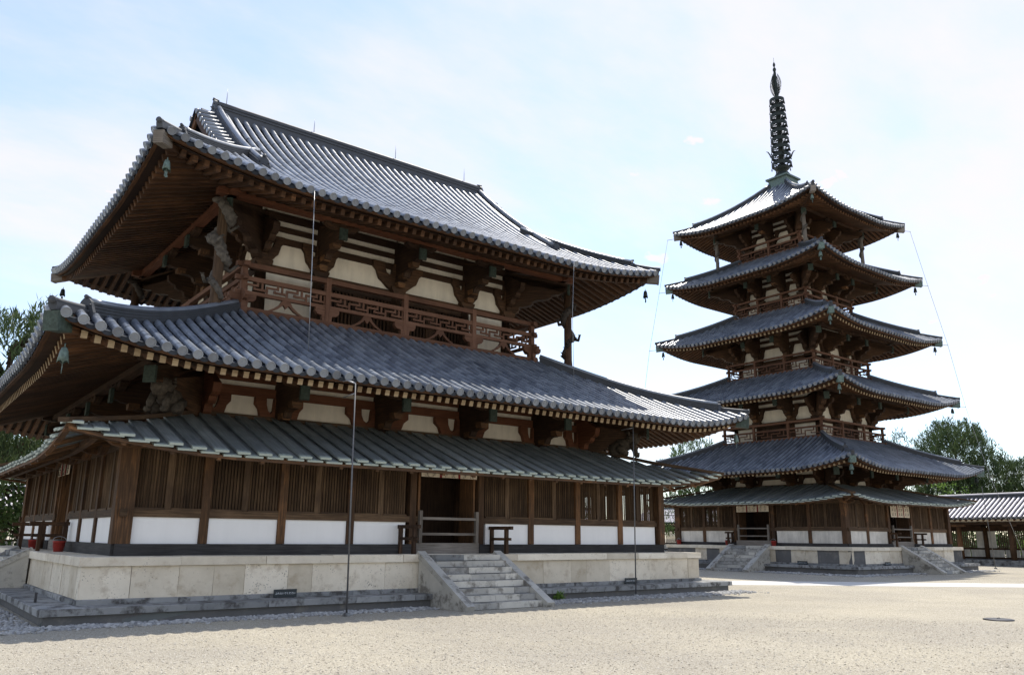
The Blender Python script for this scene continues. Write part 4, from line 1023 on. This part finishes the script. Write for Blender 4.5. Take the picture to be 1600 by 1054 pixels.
    m = MB(); m.tube([(xw/2, yy, zr+.28) for yy in np.linspace(y0, y1, 12)], .10, 8); m.build('ridge_cover_tile', T_PALE, rg)
    return c
corridor('long tiled cloister corridor with open colonnade and plaster strips, right of the pagoda', 54.3, 7.4, R(-7), 66.6)
corridor('far tiled corridor roof glimpsed in the gap between hall and pagoda', 22, 44.5, R(-90)+math.pi, 70.3)

# ================================================================== path strip and drain lid
def und(pts): return pts
flat('path', [(13.2, -5.95), (24.2, -14.5), (34, -22.1), (36.2, -20.2), (26.9, -13.0), (15.9, -3.9)], .004, S_PATH)
m = MB(); m.lathe((0, 0, 0), [(.33, 0), (.33, .022), (.30, .03), (.05, .036)], 24); m.tube([(-.08, 0, .03), (-.05, 0, .05), (.05, 0, .05), (.08, 0, .03)], .008, 5)
o = m.build('drain_lid', M_IRON); o.location = (7.72, -19.3, 0); tag(o, 'dark round metal lid lying flat on the gravel at the right', 'drain lid')

# ================================================================== conductor poles, wires, rods
def pole(loc, top, label, arm, r=.022):
    p = thing('conductor_pole', label, 'pole', loc, 0, 'lightning conductor poles')
    m = MB(); m.tube([(0, 0, 0), (top[0], top[1], top[2])], [r, r*.8], 8); m.build('mast', M_MAST, p)
    m = MB(); m.lathe((0, 0, 0), [(.10, -.02), (.09, .06), (.04, .08)], 10); m.build('base_shoe', S_GRAN, p)
    if arm:
        m = MB(); m.tube([top, (top[0]-.1, top[1]+.25, top[2]+.10), (top[0]-.25, top[1]+.6, top[2]+.08)], .018, 6); m.tube([(top[0], top[1], top[2]-.25), (top[0]-.05, top[1]+.5, top[2]-.28)], .014, 6); m.build('roof_bracket', M_STEEL, p)
    return p
pole((-4.71, -10.23, 0), (-.10, 0, 5.46), 'thin metal pole rising from the gravel to the lower eave, left of the hall stairs', True)
pole((5.75, -9.43, 0), (.08, 0, 5.62), 'thin metal conductor pole by the small sign, right of the hall stairs', True)
pole((46.2, -3.75, 0), (-.5, 0, 5.4), 'thin conductor pole on a stone foot in front of the cloister corridor', False)
def wire(name, pts, label, r=.009, cat='wire', group='conductor wires'):
    m = MB(); m.tube(pts, r, 5); o = m.build(name, M_STEEL); tag(o, label, cat, group); return o
wire('conductor_wire', [(-5.18, -7.74, 11.35), (-5.12, -7.8, 9), (-5.04, -7.76, 6.62)], 'thin pale wire hanging from the upper eave past the left end of the balcony', .012)
wire('conductor_wire', [(4.78, -7.76, 11.5), (4.66, -7.78, 9.5), (4.86, -7.6, 6.75)], 'thin wire hanging from the upper eave near the right dragon pillar', .008)
def drop(xy, pts, label):
    wire('conductor_wire', pts, label, .012)
hh = [5.51, 6.03, 6.60, 7.04, 7.69]; zc = [22.85, 18.9, 14.75, 10.6, 6.2]
drop(0, [(PX+h+.45, PY-h-.2, z-.35) for h, z in zip(hh, zc)]+[(PX+9.2, PY-9, .4)], 'thin wire running down past the right corners of the pagoda roofs')
drop(0, [(PX-h-.2, PY+h+.45, z-.35) for h, z in zip(hh, zc)], 'thin wire running down past the left corners of the pagoda roofs')
for h, z, w in zip(hh, zc, ('top', 'fourth', 'third', 'second')):
    for sx, sy, l in ((1, -1, 'right'), (-1, 1, 'left')):
        m = MB(); a = (PX+sx*(h-.1), PY+sy*(h-.1), z-.33); b = (PX+sx*h+(.47 if sx > 0 else -.22), PY+sy*h+(-.22 if sy < 0 else .47), z-.35); m.tube([a, b], .018, 5)
        o = m.build('wire_bracket', M_STEEL); tag(o, f'short metal bracket holding the wire off the {l} corner of the pagoda\'s {w} roof', 'bracket', 'wire brackets on the pagoda')
for x, w in ((-5.62, 'at the left end'), (-2.12, 'second from the left'), (1.6, 'second from the right'), (5.16, 'at the right end')):
    m = MB(); m.tube([(x, 0, zt+.42), (x, 0, zt+.78), (x, 0, zt+1.16)], [.018, .014, .006], 6); o = m.build('lightning_rod', M_STEEL); tag(o, f'thin lightning rod on the main ridge of the hall, {w}', 'lightning rod', 'lightning rods on the hall ridge')

# ================================================================== wind bells
def bell(x, y, z, s, label, grp, mat=M_VERD):
    """z = height of the hook"""
    b = thing('wind_bell', label, 'wind bell', (x, y, z), random.uniform(0, 1.5), grp); b.scale = (s*.88, s*.88, s*.88)
    m = MB(); n = 12; V = []; F = []
    prof = [(.05, -.10), (.085, -.12), (.11, -.20), (.125, -.32), (.15, -.44), (.14, -.44)]
    for i, (r, zz) in enumerate(prof):
        for k in range(n):
            a = 2*math.pi*k/n; w = 1+(.22*abs(math.cos(2*a))**3 if i >= 2 else 0)*(i/5); V.append((r*w*math.cos(a), .8*r*w*math.sin(a), zz-(.07*abs(math.cos(2*a))**3 if i >= 4 else 0)))
    for i in range(len(prof)-1):
        for k in range(n): F.append((i*n+k, i*n+(k+1) % n, (i+1)*n+(k+1) % n, (i+1)*n+k))
    F.append(tuple(range(n))); m.add(V, F, (0, 0, 1), True); m.build('bell_body', mat, b)
    m = MB(); m.tube([(0, 0, .0), (0, 0, -.11)], .016, 5); m.tube([(0, 0, -.3), (0, 0, -.52)], .012, 5); m.build('hanger', mat, b)
    m = MB(); m.prism([(-.07, -.52), (.07, -.52), (.05, -.62), (.085, -.70), (0, -.76), (-.085, -.70), (-.05, -.62)], (0, 0, 0), (1, 0, 0), (0, 0, 1), .015); m.build('wind_plate', mat, b)
gk = 'wind bells of the large hall'
bell(-9.08, -7.30, 11.35, .85, 'green bronze wind bell under the upper roof corner above the near dragon pillar', gk)
bell(9.02, -7.25, 11.35, .85, 'dark bronze wind bell against the sky at the right corner of the upper hall roof', gk, M_BRONZE)
bell(-11.14, -9.62, 5.62, .95, 'pale green bronze wind bell under the near left corner of the lower hall roof', gk)
bell(11.1, -9.6, 5.62, .85, 'green wind bell at the right corner of the lower hall roof, before the pagoda', gk)
bell(-9.08, 7.30, 11.35, .85, 'dark wind bell under the far left corner of the upper hall roof', gk, M_BRONZE)
gp = 'wind bells of the pagoda'
for lv, w in enumerate(('lowest', 'second', 'third', 'fourth', 'top')):
    h = eh[lv]-.32; z = ze_[lv]+.10
    for sx, sy, l in ((-1, -1, 'near'), (1, -1, 'right'), (-1, 1, 'left')):
        bell(PX+sx*h, PY+sy*h, z, .95, f'bronze wind bell under the {l} corner of the {w} pagoda roof', gp, M_VERD if l == 'near' else M_BRONZE)

# ================================================================== signs, cloths, buckets, barriers
def txt(body, size, M, mat, parent, name='lettering', ex=.002):
    c = bpy.data.curves.new(name, 'FONT'); c.body = body; c.size = size; c.align_x = 'CENTER'; c.align_y = 'CENTER'; c.extrude = ex; c.materials.append(mat)
    o = bpy.data.objects.new(name, c); COL.objects.link(o); o.parent = parent
    me = bpy.data.meshes.new_from_object(o); bpy.data.objects.remove(o); me.name = name; return link(name, me, parent, None, M)
def sign(x, y, z, rz, w, h, label, body):
    s_ = thing('sign_plate', label, 'sign', (x, y, z), rz, 'small black notice plates')
    m = MB(); m.box(-w/2, w/2, -.012, .012, .015, h+.015); m.build('plate', M_SIGN, s_)
    for q in (-1, 1):
        m = MB(); m.box(q*w*.38-.02, q*w*.38+.02, .012, .08, 0, .03); m.build('foot', M_SIGN, s_)
    txt(body, w*.098, Matrix.Translation((0, -.0145, h*.56))@Matrix.Rotation(math.pi/2, 4, 'X'), M_LETTER, s_)
sign(-5.56, -8.62, .34, 0, .58, .185, 'black notice plate with white Japanese lettering at the hall platform foot, left of the stairs', 'ふれないでください')
sign(6.38, -8.62, .34, 0, .56, .175, 'small black notice plate at the foot of the hall platform behind the right pole', 'ふれないでください')
sign(27.35, -1.45, .44, -math.pi/2, .62, .19, 'small black notice plate at the foot of the pagoda platform, left face', 'ふれないでください')
sign(30.8, -4.50, .44, 0, .56, .18, 'small black notice plate at the foot of the pagoda platform beside its right stairs', 'ふれないでください')

def noren(x, y, z, rz, w, h, n, label):
    """cream door cloth in n panels parted by crimson ribbons, with rows of brush marks"""
    t = thing('door_cloth', label, 'door cloth', (x, y, z), rz, 'cream door cloths'); pw = w/n; r = random.Random(int(w*100))
    for i in range(n):
        V = []; F = []; a = -w/2+i*pw+(.03 if i else 0); b = -w/2+(i+1)*pw-(.03 if i < n-1 else 0)
        for j in range(9):
            for k in range(5): V.append((a+(b-a)*j/8, .02*math.sin(j*1.3+i)*(k/4), -h*k/4))
        m = MB(); m.grid(V, 9, 5); p = m.build('cloth_panel', M_CLOTH, t)
        m = MB()      # two columns of brush strokes per panel
        for cx in (a+(b-a)*.30, a+(b-a)*.70):
            for q in range(3):
                z0 = -h*(.12+.29*q); s_ = min(.085, h*.14)
                for (u0, v0, u1, v1) in ((-1, .8, 1, .8), (-.9, .2, .9, .2), (0, 1, 0, -.6), (-.7, -.2, -.9, -1), (.1, -.5, .9, -1), (-.8, -.9, .3, -.9))[:r.randint(4, 6)]:
                    m.beam((cx+u0*s_, -.026, z0-s_+v0*s_), (cx+u1*s_+.001, -.026, z0-s_+v1*s_+.001), .004, .018, (0, 1, 0))
        m.build('brush_marks', M_INK, p)
        if i:
            m = MB(); m.box(-w/2+i*pw-.035, -w/2+i*pw+.035, -.03, -.012, -h*1.01, .01); m.build('ribbon', M_CLOTHRED, t)
    m = MB(); m.tube([(-w/2-.1, 0, .01), (w/2+.1, 0, .01)], .018, 6); m.build('rod', W_DARK, t)
noren(-.14, -7.50, 4.02, 0, 2.0, .50, 3, 'cream door cloth with brush lettering and crimson ribbons above the front doorway of the hall')
noren(-9.30, 0, 4.02, -math.pi/2, 1.8, .5, 3, 'cream door cloth with red ribbons over the left side doorway of the hall')
noren(PX-5.98, PY, 4.0, -math.pi/2, 2.3, .62, 3, 'cream door cloth with dark red ribbons over the left doorway of the pagoda')
noren(PX, PY-5.98, 3.95, 0, 2.2, .85, 3, 'narrowly seen door cloth in the right doorway of the pagoda')

def bucket(x, y, z, label):
    b = thing('bucket', label, 'bucket', (x, y, z), random.uniform(0, 3), 'red fire buckets')
    m = MB(); m.lathe((0, 0, 0), [(.115, 0), (.15, .24), (.165, .27), (.17, .285), (.155, .285), (.14, .10)], 18); m.build('pail', M_RED, b)
    m = MB(); m.tube([(.16*math.cos(t), .02, .27+.03+.10*math.sin(t)) for t in np.linspace(0, math.pi, 9)], .008, 5); m.build('handle', M_STEEL, b)
    m = MB(); m.lathe((0, 0, 0), [(.15, .286), (.12, .30), (.02, .31)], 12); m.build('lid', M_SIGN, b)
bucket(-9.62, -2.75, 1.32, 'nearer red bucket with a dark lid on the left ledge of the hall')
bucket(-9.62, 1.6, 1.32, 'farther red bucket half hidden on the left ledge of the hall')
bucket(PX-6.2, PY-1.5, 1.42, 'red bucket right of the left pagoda doorway')
bucket(PX-6.2, PY+1.75, 1.42, 'red bucket at the head of the left pagoda stairs, beside the low rail')
bucket(PX-6.2, PY+5.6, 1.42, 'faded red bucket at the far left end of the pagoda ledge')

def barrier(x, y, z, rz, L, label, mat=W_DARK, H=.80):
    """low wooden rail running out from the wall (local -y)"""
    b = thing('low_rail', label, 'barrier', (x, y, z), rz, 'low wooden rails beside doorways')
    m = MB(); m.box(-.05, .05, -L-.05, -L+.05, 0, H-.02); m.build('post', mat, b)
    m = MB(); m.box(-.05, .05, -.06, .04, 0, H-.02); m.build('post', mat, b)
    m = MB(); m.box(-.045, .045, -L-.28, .10, H-.10, H); m.build('rail', mat, b)
    m = MB(); m.box(-.04, .04, -L-.20, .05, H*.48, H*.48+.08); m.build('rail', mat, b)
def gate(x, y, z, rz, w, label):
    b = thing('doorway_bar', label, 'barrier', (x, y, z), rz, 'bars across doorways')
    for q in (-1, 1):
        m = MB(); m.box(q*w/2-.05, q*w/2+.05, -.05, .05, 0, .92); m.build('post', W_GREY, b)
    for zz, hh2 in ((.66, .075), (.22, .07)):
        m = MB(); m.box(-w/2, w/2, -.035, .035, zz, zz+hh2); m.build('bar', W_GREY, b)
barrier(1.42, -7.55, 1.32, 0, .75, 'dark low wooden rail right of the hall doorway, against the white panel')
barrier(-1.80, -7.55, 1.32, 0, .75, 'dark low wooden rail left of the hall doorway')
gate(-.14, -7.52, 1.62, 0, 2.0, 'grey wooden bars closing the front doorway of the hall')
gate(PX-6.0, PY, 1.72, -math.pi/2, 2.1, 'wooden bars closing the left doorway of the pagoda')
gate(PX, PY-6.0, 1.72, 0, 2.1, 'wooden bars closing the right doorway of the pagoda')
barrier(-9.35, -1.75, 1.32, -math.pi/2, .62, 'low rail on the left ledge of the hall, nearer the corner', W_DARK)
barrier(-9.35, 1.75, 1.32, -math.pi/2, .62, 'low rail on the left ledge of the hall, beyond the side doorway', W_DARK)
barrier(PX-5.98, PY+1.55, 1.42, -math.pi/2, .40, 'low rail at the left doorway of the pagoda, in front of the pale panel', W_DARK)
barrier(PX+1.55, PY-5.98, 1.42, 0, .40, 'low rail right of the right pagoda doorway', W_DARK)
barrier(PX-1.5, PY-5.98, 1.42, 0, .40, 'low rail left of the right pagoda doorway', W_DARK)
m = MB(); m.box(-10.68, -10.63, -7.2, -7.15, .34, .55); o = m.build('iron_stub', M_IRON); tag(o, 'short rusty iron stub standing on the lower kerb at the left', 'iron stub')

# ================================================================== gravel: pebble strips along the kerbs
def ico():
    g = (1+5**.5)/2; V = np.array([(-1, g, 0), (1, g, 0), (-1, -g, 0), (1, -g, 0), (0, -1, g), (0, 1, g), (0, -1, -g), (0, 1, -g), (g, 0, -1), (g, 0, 1), (-g, 0, -1), (-g, 0, 1)], float); V /= np.linalg.norm(V[0])
    F = [(0, 11, 5), (0, 5, 1), (0, 1, 7), (0, 7, 10), (0, 10, 11), (1, 5, 9), (5, 11, 4), (11, 10, 2), (10, 7, 6), (7, 1, 8), (3, 9, 4), (3, 4, 2), (3, 2, 6), (3, 6, 8), (3, 8, 9), (4, 9, 5), (2, 4, 11), (6, 2, 10), (8, 6, 7), (9, 8, 1)]
    return V, F
def scatter(name, pts, smin, smax, mat):
    n = len(pts); A = rng.uniform(0, 6.283, n); s = rng.uniform(smin, smax, n)*rng.uniform(.6, 1.3, n); M = np.zeros((n, 4, 4)); B = rng.normal(0, .25, (n, 3))
    c, d = np.cos(A), np.sin(A); fx, fy, fz = rng.uniform(.8, 1.35, n), rng.uniform(.7, 1.1, n), rng.uniform(.45, .8, n)
    M[:, 0, 0] = c*s*fx; M[:, 0, 1] = -d*s*fy; M[:, 1, 0] = d*s*fx; M[:, 1, 1] = c*s*fy; M[:, 2, 2] = s*fz; M[:, 2, 0] = s*B[:, 0]*.6; M[:, 2, 1] = s*B[:, 1]*.6; M[:, 3, 3] = 1
    M[:, :2, 3] = pts; M[:, 2, 3] = s*.22
    return stuff_mesh(name, ico(), M, mat, None, False)
def strip(n, x0, x1, y, w):
    return np.stack([rng.uniform(x0, x1, n), y-np.abs(rng.normal(0, w, n))], 1)
pts = np.concatenate([strip(3200, -11, -1.9, -9.27, .28), strip(5200, 1.4, 11.2, -9.27, .42), np.stack([-10.9-np.abs(rng.normal(0, 1.3, 4200)), rng.uniform(-10.2, 9, 4200)], 1)])
scatter('pebbles', pts, .018, .055, M_PEB)
pts = np.concatenate([np.stack([PX+rng.uniform(-7.6, 7.6, 1500), PY-7.15-np.abs(rng.normal(0, .35, 1500))], 1), np.stack([PX-7.15-np.abs(rng.normal(0, .5, 2200)), PY+rng.uniform(-8, 7.6, 2200)], 1)])
scatter('pebbles', pts, .03, .08, M_PEB)
# loose gravel stones on the nearer part of the court, thinning out with distance
n = 46000; dist = 6.2+16*rng.random(n)**1.9; ang = yaw+rng.uniform(-.62, .62, n)
pts = np.stack([CAM[0]+dist*np.sin(ang), CAM[1]+dist*np.cos(ang)], 1)
pts = pts[(pts[:, 1] < -11.05) | (pts[:, 0] < -11.3)]
scatter('gravel', pts, .006, .016, M_PEBB)

# ================================================================== trees and plants
def leaves_mesh(name, C, Dv, size, wid, mat, parent, jit=.5, tintc=None, kind=None):
    """one rhombic leaf per row: centre C, direction Dv"""
    n = len(C); D = Dv/np.linalg.norm(Dv, axis=1)[:, None]; r = rng.normal(0, 1, (n, 3)); W = np.cross(D, r); W /= np.linalg.norm(W, axis=1)[:, None]+1e-9
    s = (size*rng.uniform(1-jit, 1+jit, n))[:, None]; w = s*wid
    V = np.stack([C-D*s*.5, C+W*w*.5, C+D*s*.5, C-W*w*.5], 1).reshape(-1, 3)
    me = bpy.data.meshes.new(name); me.vertices.add(4*n); me.vertices.foreach_set('co', V.astype(np.float32).ravel())
    me.loops.add(4*n); me.loops.foreach_set('vertex_index', np.arange(4*n, dtype=np.int32)); me.polygons.add(n); me.polygons.foreach_set('loop_start', (np.arange(n)*4).astype(np.int32)); me.update(calc_edges=True)
    a = me.attributes.new('tint', 'FLOAT', 'POINT'); t = rng.random(n) if tintc is None else np.clip(tintc+rng.normal(0, .15, n), 0, 1); a.data.foreach_set('value', np.repeat(t, 4).astype(np.float32))
    me.materials.append(mat); return link(name, me, parent, kind)
def crown_pts(lobes, n, shell=.55):
    """clump centres in a union of ellipsoid lobes, denser towards the surface"""
    out = []; vol = np.array([l[3]*l[4]*l[5] for l in lobes])**.8; vol /= vol.sum()
    for l, v in zip(lobes, vol):
        k = int(n*v)+3; d = rng.normal(0, 1, (k, 3)); d /= np.linalg.norm(d, axis=1)[:, None]; rr = shell+(1-shell)*rng.random(k)**.6; rr *= rng.uniform(.82, 1.1, k)
        out.append(np.array(l[:3])+d*rr[:, None]*np.array(l[3:6]))
    return np.concatenate(out)
def tree(name, label, x, y, H, lobes, kind, clumps, per, mat, group='trees behind the temple buildings', trunk=.28, cat='tree'):
    t = thing(name, label, cat, (x, y, 0), 0, group)
    top = max(l[2]+l[5]*.5 for l in lobes); m = MB()
    P = [np.array([0, 0, -.1])]; 
    for f in (.2, .4, .6, .8, 1.0): P.append(np.array([math.sin(f*4+x)*.25*f, math.cos(f*5+y)*.25*f, top*.92*f]))
    m.tube(P, [trunk*1.25, trunk, trunk*.82, trunk*.62, trunk*.4, trunk*.12], 8); m.build('trunk', M_BARK, t)
    m = MB()
    for l in lobes:
        for q in range(5):
            z0 = max(.8, l[2]-l[5]*rng.uniform(.2, 1.2)); f = min(1, z0/(top*.92)); s_ = P[min(5, int(f*5))]; a = np.array([s_[0], s_[1], z0])
            d = rng.normal(0, 1, 3); d[2] = abs(d[2])*.6; d /= np.linalg.norm(d); e = np.array(l[:3])+d*np.array(l[3:6])*.8; mid = (a+e)/2+np.array([0, 0, .1*np.linalg.norm(e-a)])
            m.tube([a, mid, e], [trunk*.34, trunk*.2, .02], 5)
    m.build('limbs', M_BARK, t)
    C = crown_pts(lobes, clumps)
    n = len(C)
    if kind == 'pine':      # upright tufts of needles at the twig ends
        d = rng.normal(0, .55, (n*per, 3)); d[:, 2] = np.abs(d[:, 2])*.6+.75; cc = np.repeat(C, per, 0); sz = .48
        dn = d/np.linalg.norm(d, axis=1)[:, None]; off = rng.random((n*per, 1))*.75; cc = cc+dn*sz*.45+np.array([0, 0, 1])*off+rng.normal(0, .10, cc.shape)*np.array([1, 1, .4])
        leaves_mesh('crown', cc, d, sz, .14, mat, t, .3, np.repeat(rng.random(n), per))
    else:
        cc = np.repeat(C, per, 0)+rng.normal(0, kind, (n*per, 3))*np.array([1, 1, .6]); d = rng.normal(0, 1, (n*per, 3)); d[:, 2] -= .3
        leaves_mesh('crown', cc, d, kind*.62, .6, mat, t, .4, np.repeat(rng.random(n), per))
    return t
tree('pine_tree', 'tall dark pine with a broad rounded crown behind the corridor, right of the pagoda', 73.0, 9.6, 14, [(0, 0, 9.6, 4.3, 4.0, 3.6), (2.4, -2.2, 7.4, 3.6, 3.4, 2.9), (-2.2, 1.5, 7.6, 2.6, 2.8, 2.6), (0, .5, 5.5, 4.2, 4.2, 2.4), (.3, 0, 11.6, 2.8, 2.8, 2.0)], 'pine', 2300, 13, L_PINE)
tree('pine_tree', 'smaller pine sloping down at the far right, beside the broad pine', 76.5, 4.9, 10, [(0, 0, 7.2, 2.6, 2.6, 2.4), (1.2, -1.8, 5.2, 2.6, 2.6, 2.4), (-.5, 1, 4.5, 3, 3, 2.0)], 'pine', 800, 13, L_PINE)
tree('pine_tree', 'young pine top beside the second pagoda balcony', 74.5, 17.2, 12, [(0, 0, 9.8, 2.3, 2.2, 2.6), (.6, -1.0, 11.2, 1.3, 1.2, 2.0), (0, .5, 7.2, 2.6, 2.6, 2.2)], 'pine', 420, 9, L_PINE)
tree('pine_tree', 'pine showing in the gap between the hall eave and the pagoda', 49.5, 24.0, 12, [(0, 0, 8.8, 3.2, 2.8, 2.4), (-1.8, .6, 6.8, 3.0, 2.6, 2.2), (1.2, 0, 5.2, 3.4, 3, 2.0), (-2.5, 1, 3.6, 2.6, 2.4, 1.9)], 'pine', 820, 8, L_BROAD)
tree('pine_tree', 'dark pine behind the far left corner of the hall', -9.6, 17.5, 12, [(0, 0, 9.6, 2.9, 2.8, 2.3), (-2.4, .5, 7.4, 2.6, 2.6, 2.4), (1.0, 0, 6.8, 2.9, 2.6, 2.2), (-1.2, -.5, 4.6, 2.6, 2.4, 1.7), (1.5, .3, 11.2, 1.3, 1.3, 1.5)], 'pine', 1000, 13, L_PINE, trunk=.42)
tree('broadleaf_tree', 'paler leafy tree at the left edge of the photo, under the hall eave', -13.5, 27.0, 8, [(0, 0, 5.8, 3.0, 2.6, 2.2), (2.6, 0, 4.2, 2.8, 2.4, 2.0), (-2.0, 0, 3.6, 2.6, 2.4, 2.0), (1, 0, 2.2, 3.4, 2.4, 1.4)], .42, 480, 24, L_LIGHT, trunk=.3)
tree('broadleaf_tree', 'dark tree filling the gap below the hall eave at the far left', -6.5, 24.0, 9, [(0, 0, 6.6, 3.4, 3, 2.4), (-1.5, 0, 4.2, 3.2, 2.8, 2.0), (2, 0, 4.4, 3, 2.6, 2.0), (0, 0, 2.0, 3.6, 2.4, 1.5)], .42, 520, 24, L_BROAD, trunk=.35)
gs = 'bushes beyond the corridor'
def bush(label, x, y, r, h, mat, n=130): tree('bush', label, x, y, h, [(0, 0, h*.62, r, r, h*.40), (r*.5, -r*.4, h*.45, r*.7, r*.7, h*.36), (-r*.5, r*.4, h*.42, r*.7, r*.7, h*.34)], .26, n, 22, mat, gs, .08, 'bush')
bush('bright green bush top over the corridor roof, just right of the pagoda', 66, 7.3, 2.3, 7.4, L_LIGHT)
bush('bright green bush top over the corridor roof at the right edge', 66, -1.9, 2.4, 7.6, L_LIGHT)
bush('dark green bush seen below the lowest pagoda roof, right side', 64.0, 12.8, 3.2, 7.2, L_BROAD, 220)
bush('dark bush filling the view through the corridor beside the pagoda', 64.2, 1.4, 2.6, 3.2, L_BROAD, 200)
bush('low hedge seen through the corridor windows at the far right', 63.5, -1.6, 2.6, 2.6, L_LIGHT, 180)
bush('low dark hedge seen through the corridor left of its big column', 63.5, 4.5, 2.6, 2.8, L_BROAD, 180)
bush('green bush seen under the pagoda eave between hall and pagoda', 43.0, 33.5, 2.6, 5.4, L_BROAD, 200)
bush('low green bush beyond the gap between hall and pagoda', 55.0, 43.0, 2.4, 3.2, L_LIGHT, 160)
tree('hedge', 'long green hedge growing behind the cloister corridor wall', 63.4, 6, 3, [(0, y_, 1.5, .9, 2.6, 1.3) for y_ in range(-26, 27, 4)], .24, 1300, 16, L_BROAD, gs, .06, 'hedge')
t = thing('weed', 'small green weed growing at the foot of the kerb right of the hall stairs', 'plant', (2.6, -9.33, 0))
C = np.array([0, 0, .02])+np.abs(rng.normal(0, 1, (150, 3)))*np.array([.0, .0, .07])+rng.normal(0, 1, (150, 3))*np.array([.085, .05, .01]); D = rng.normal(0, 1, (150, 3)); D[:, 2] = np.abs(D[:, 2])+.4
leaves_mesh('leaves', C+np.array([0, 0, .05]), D, .10, .4, L_LIGHT, t)
m = MB(); m.tube([(0, 0, 0), (.01, 0, .1), (-.01, 0, .2)], [.006, .005, .003], 5); m.build('stem', L_BROAD, t)
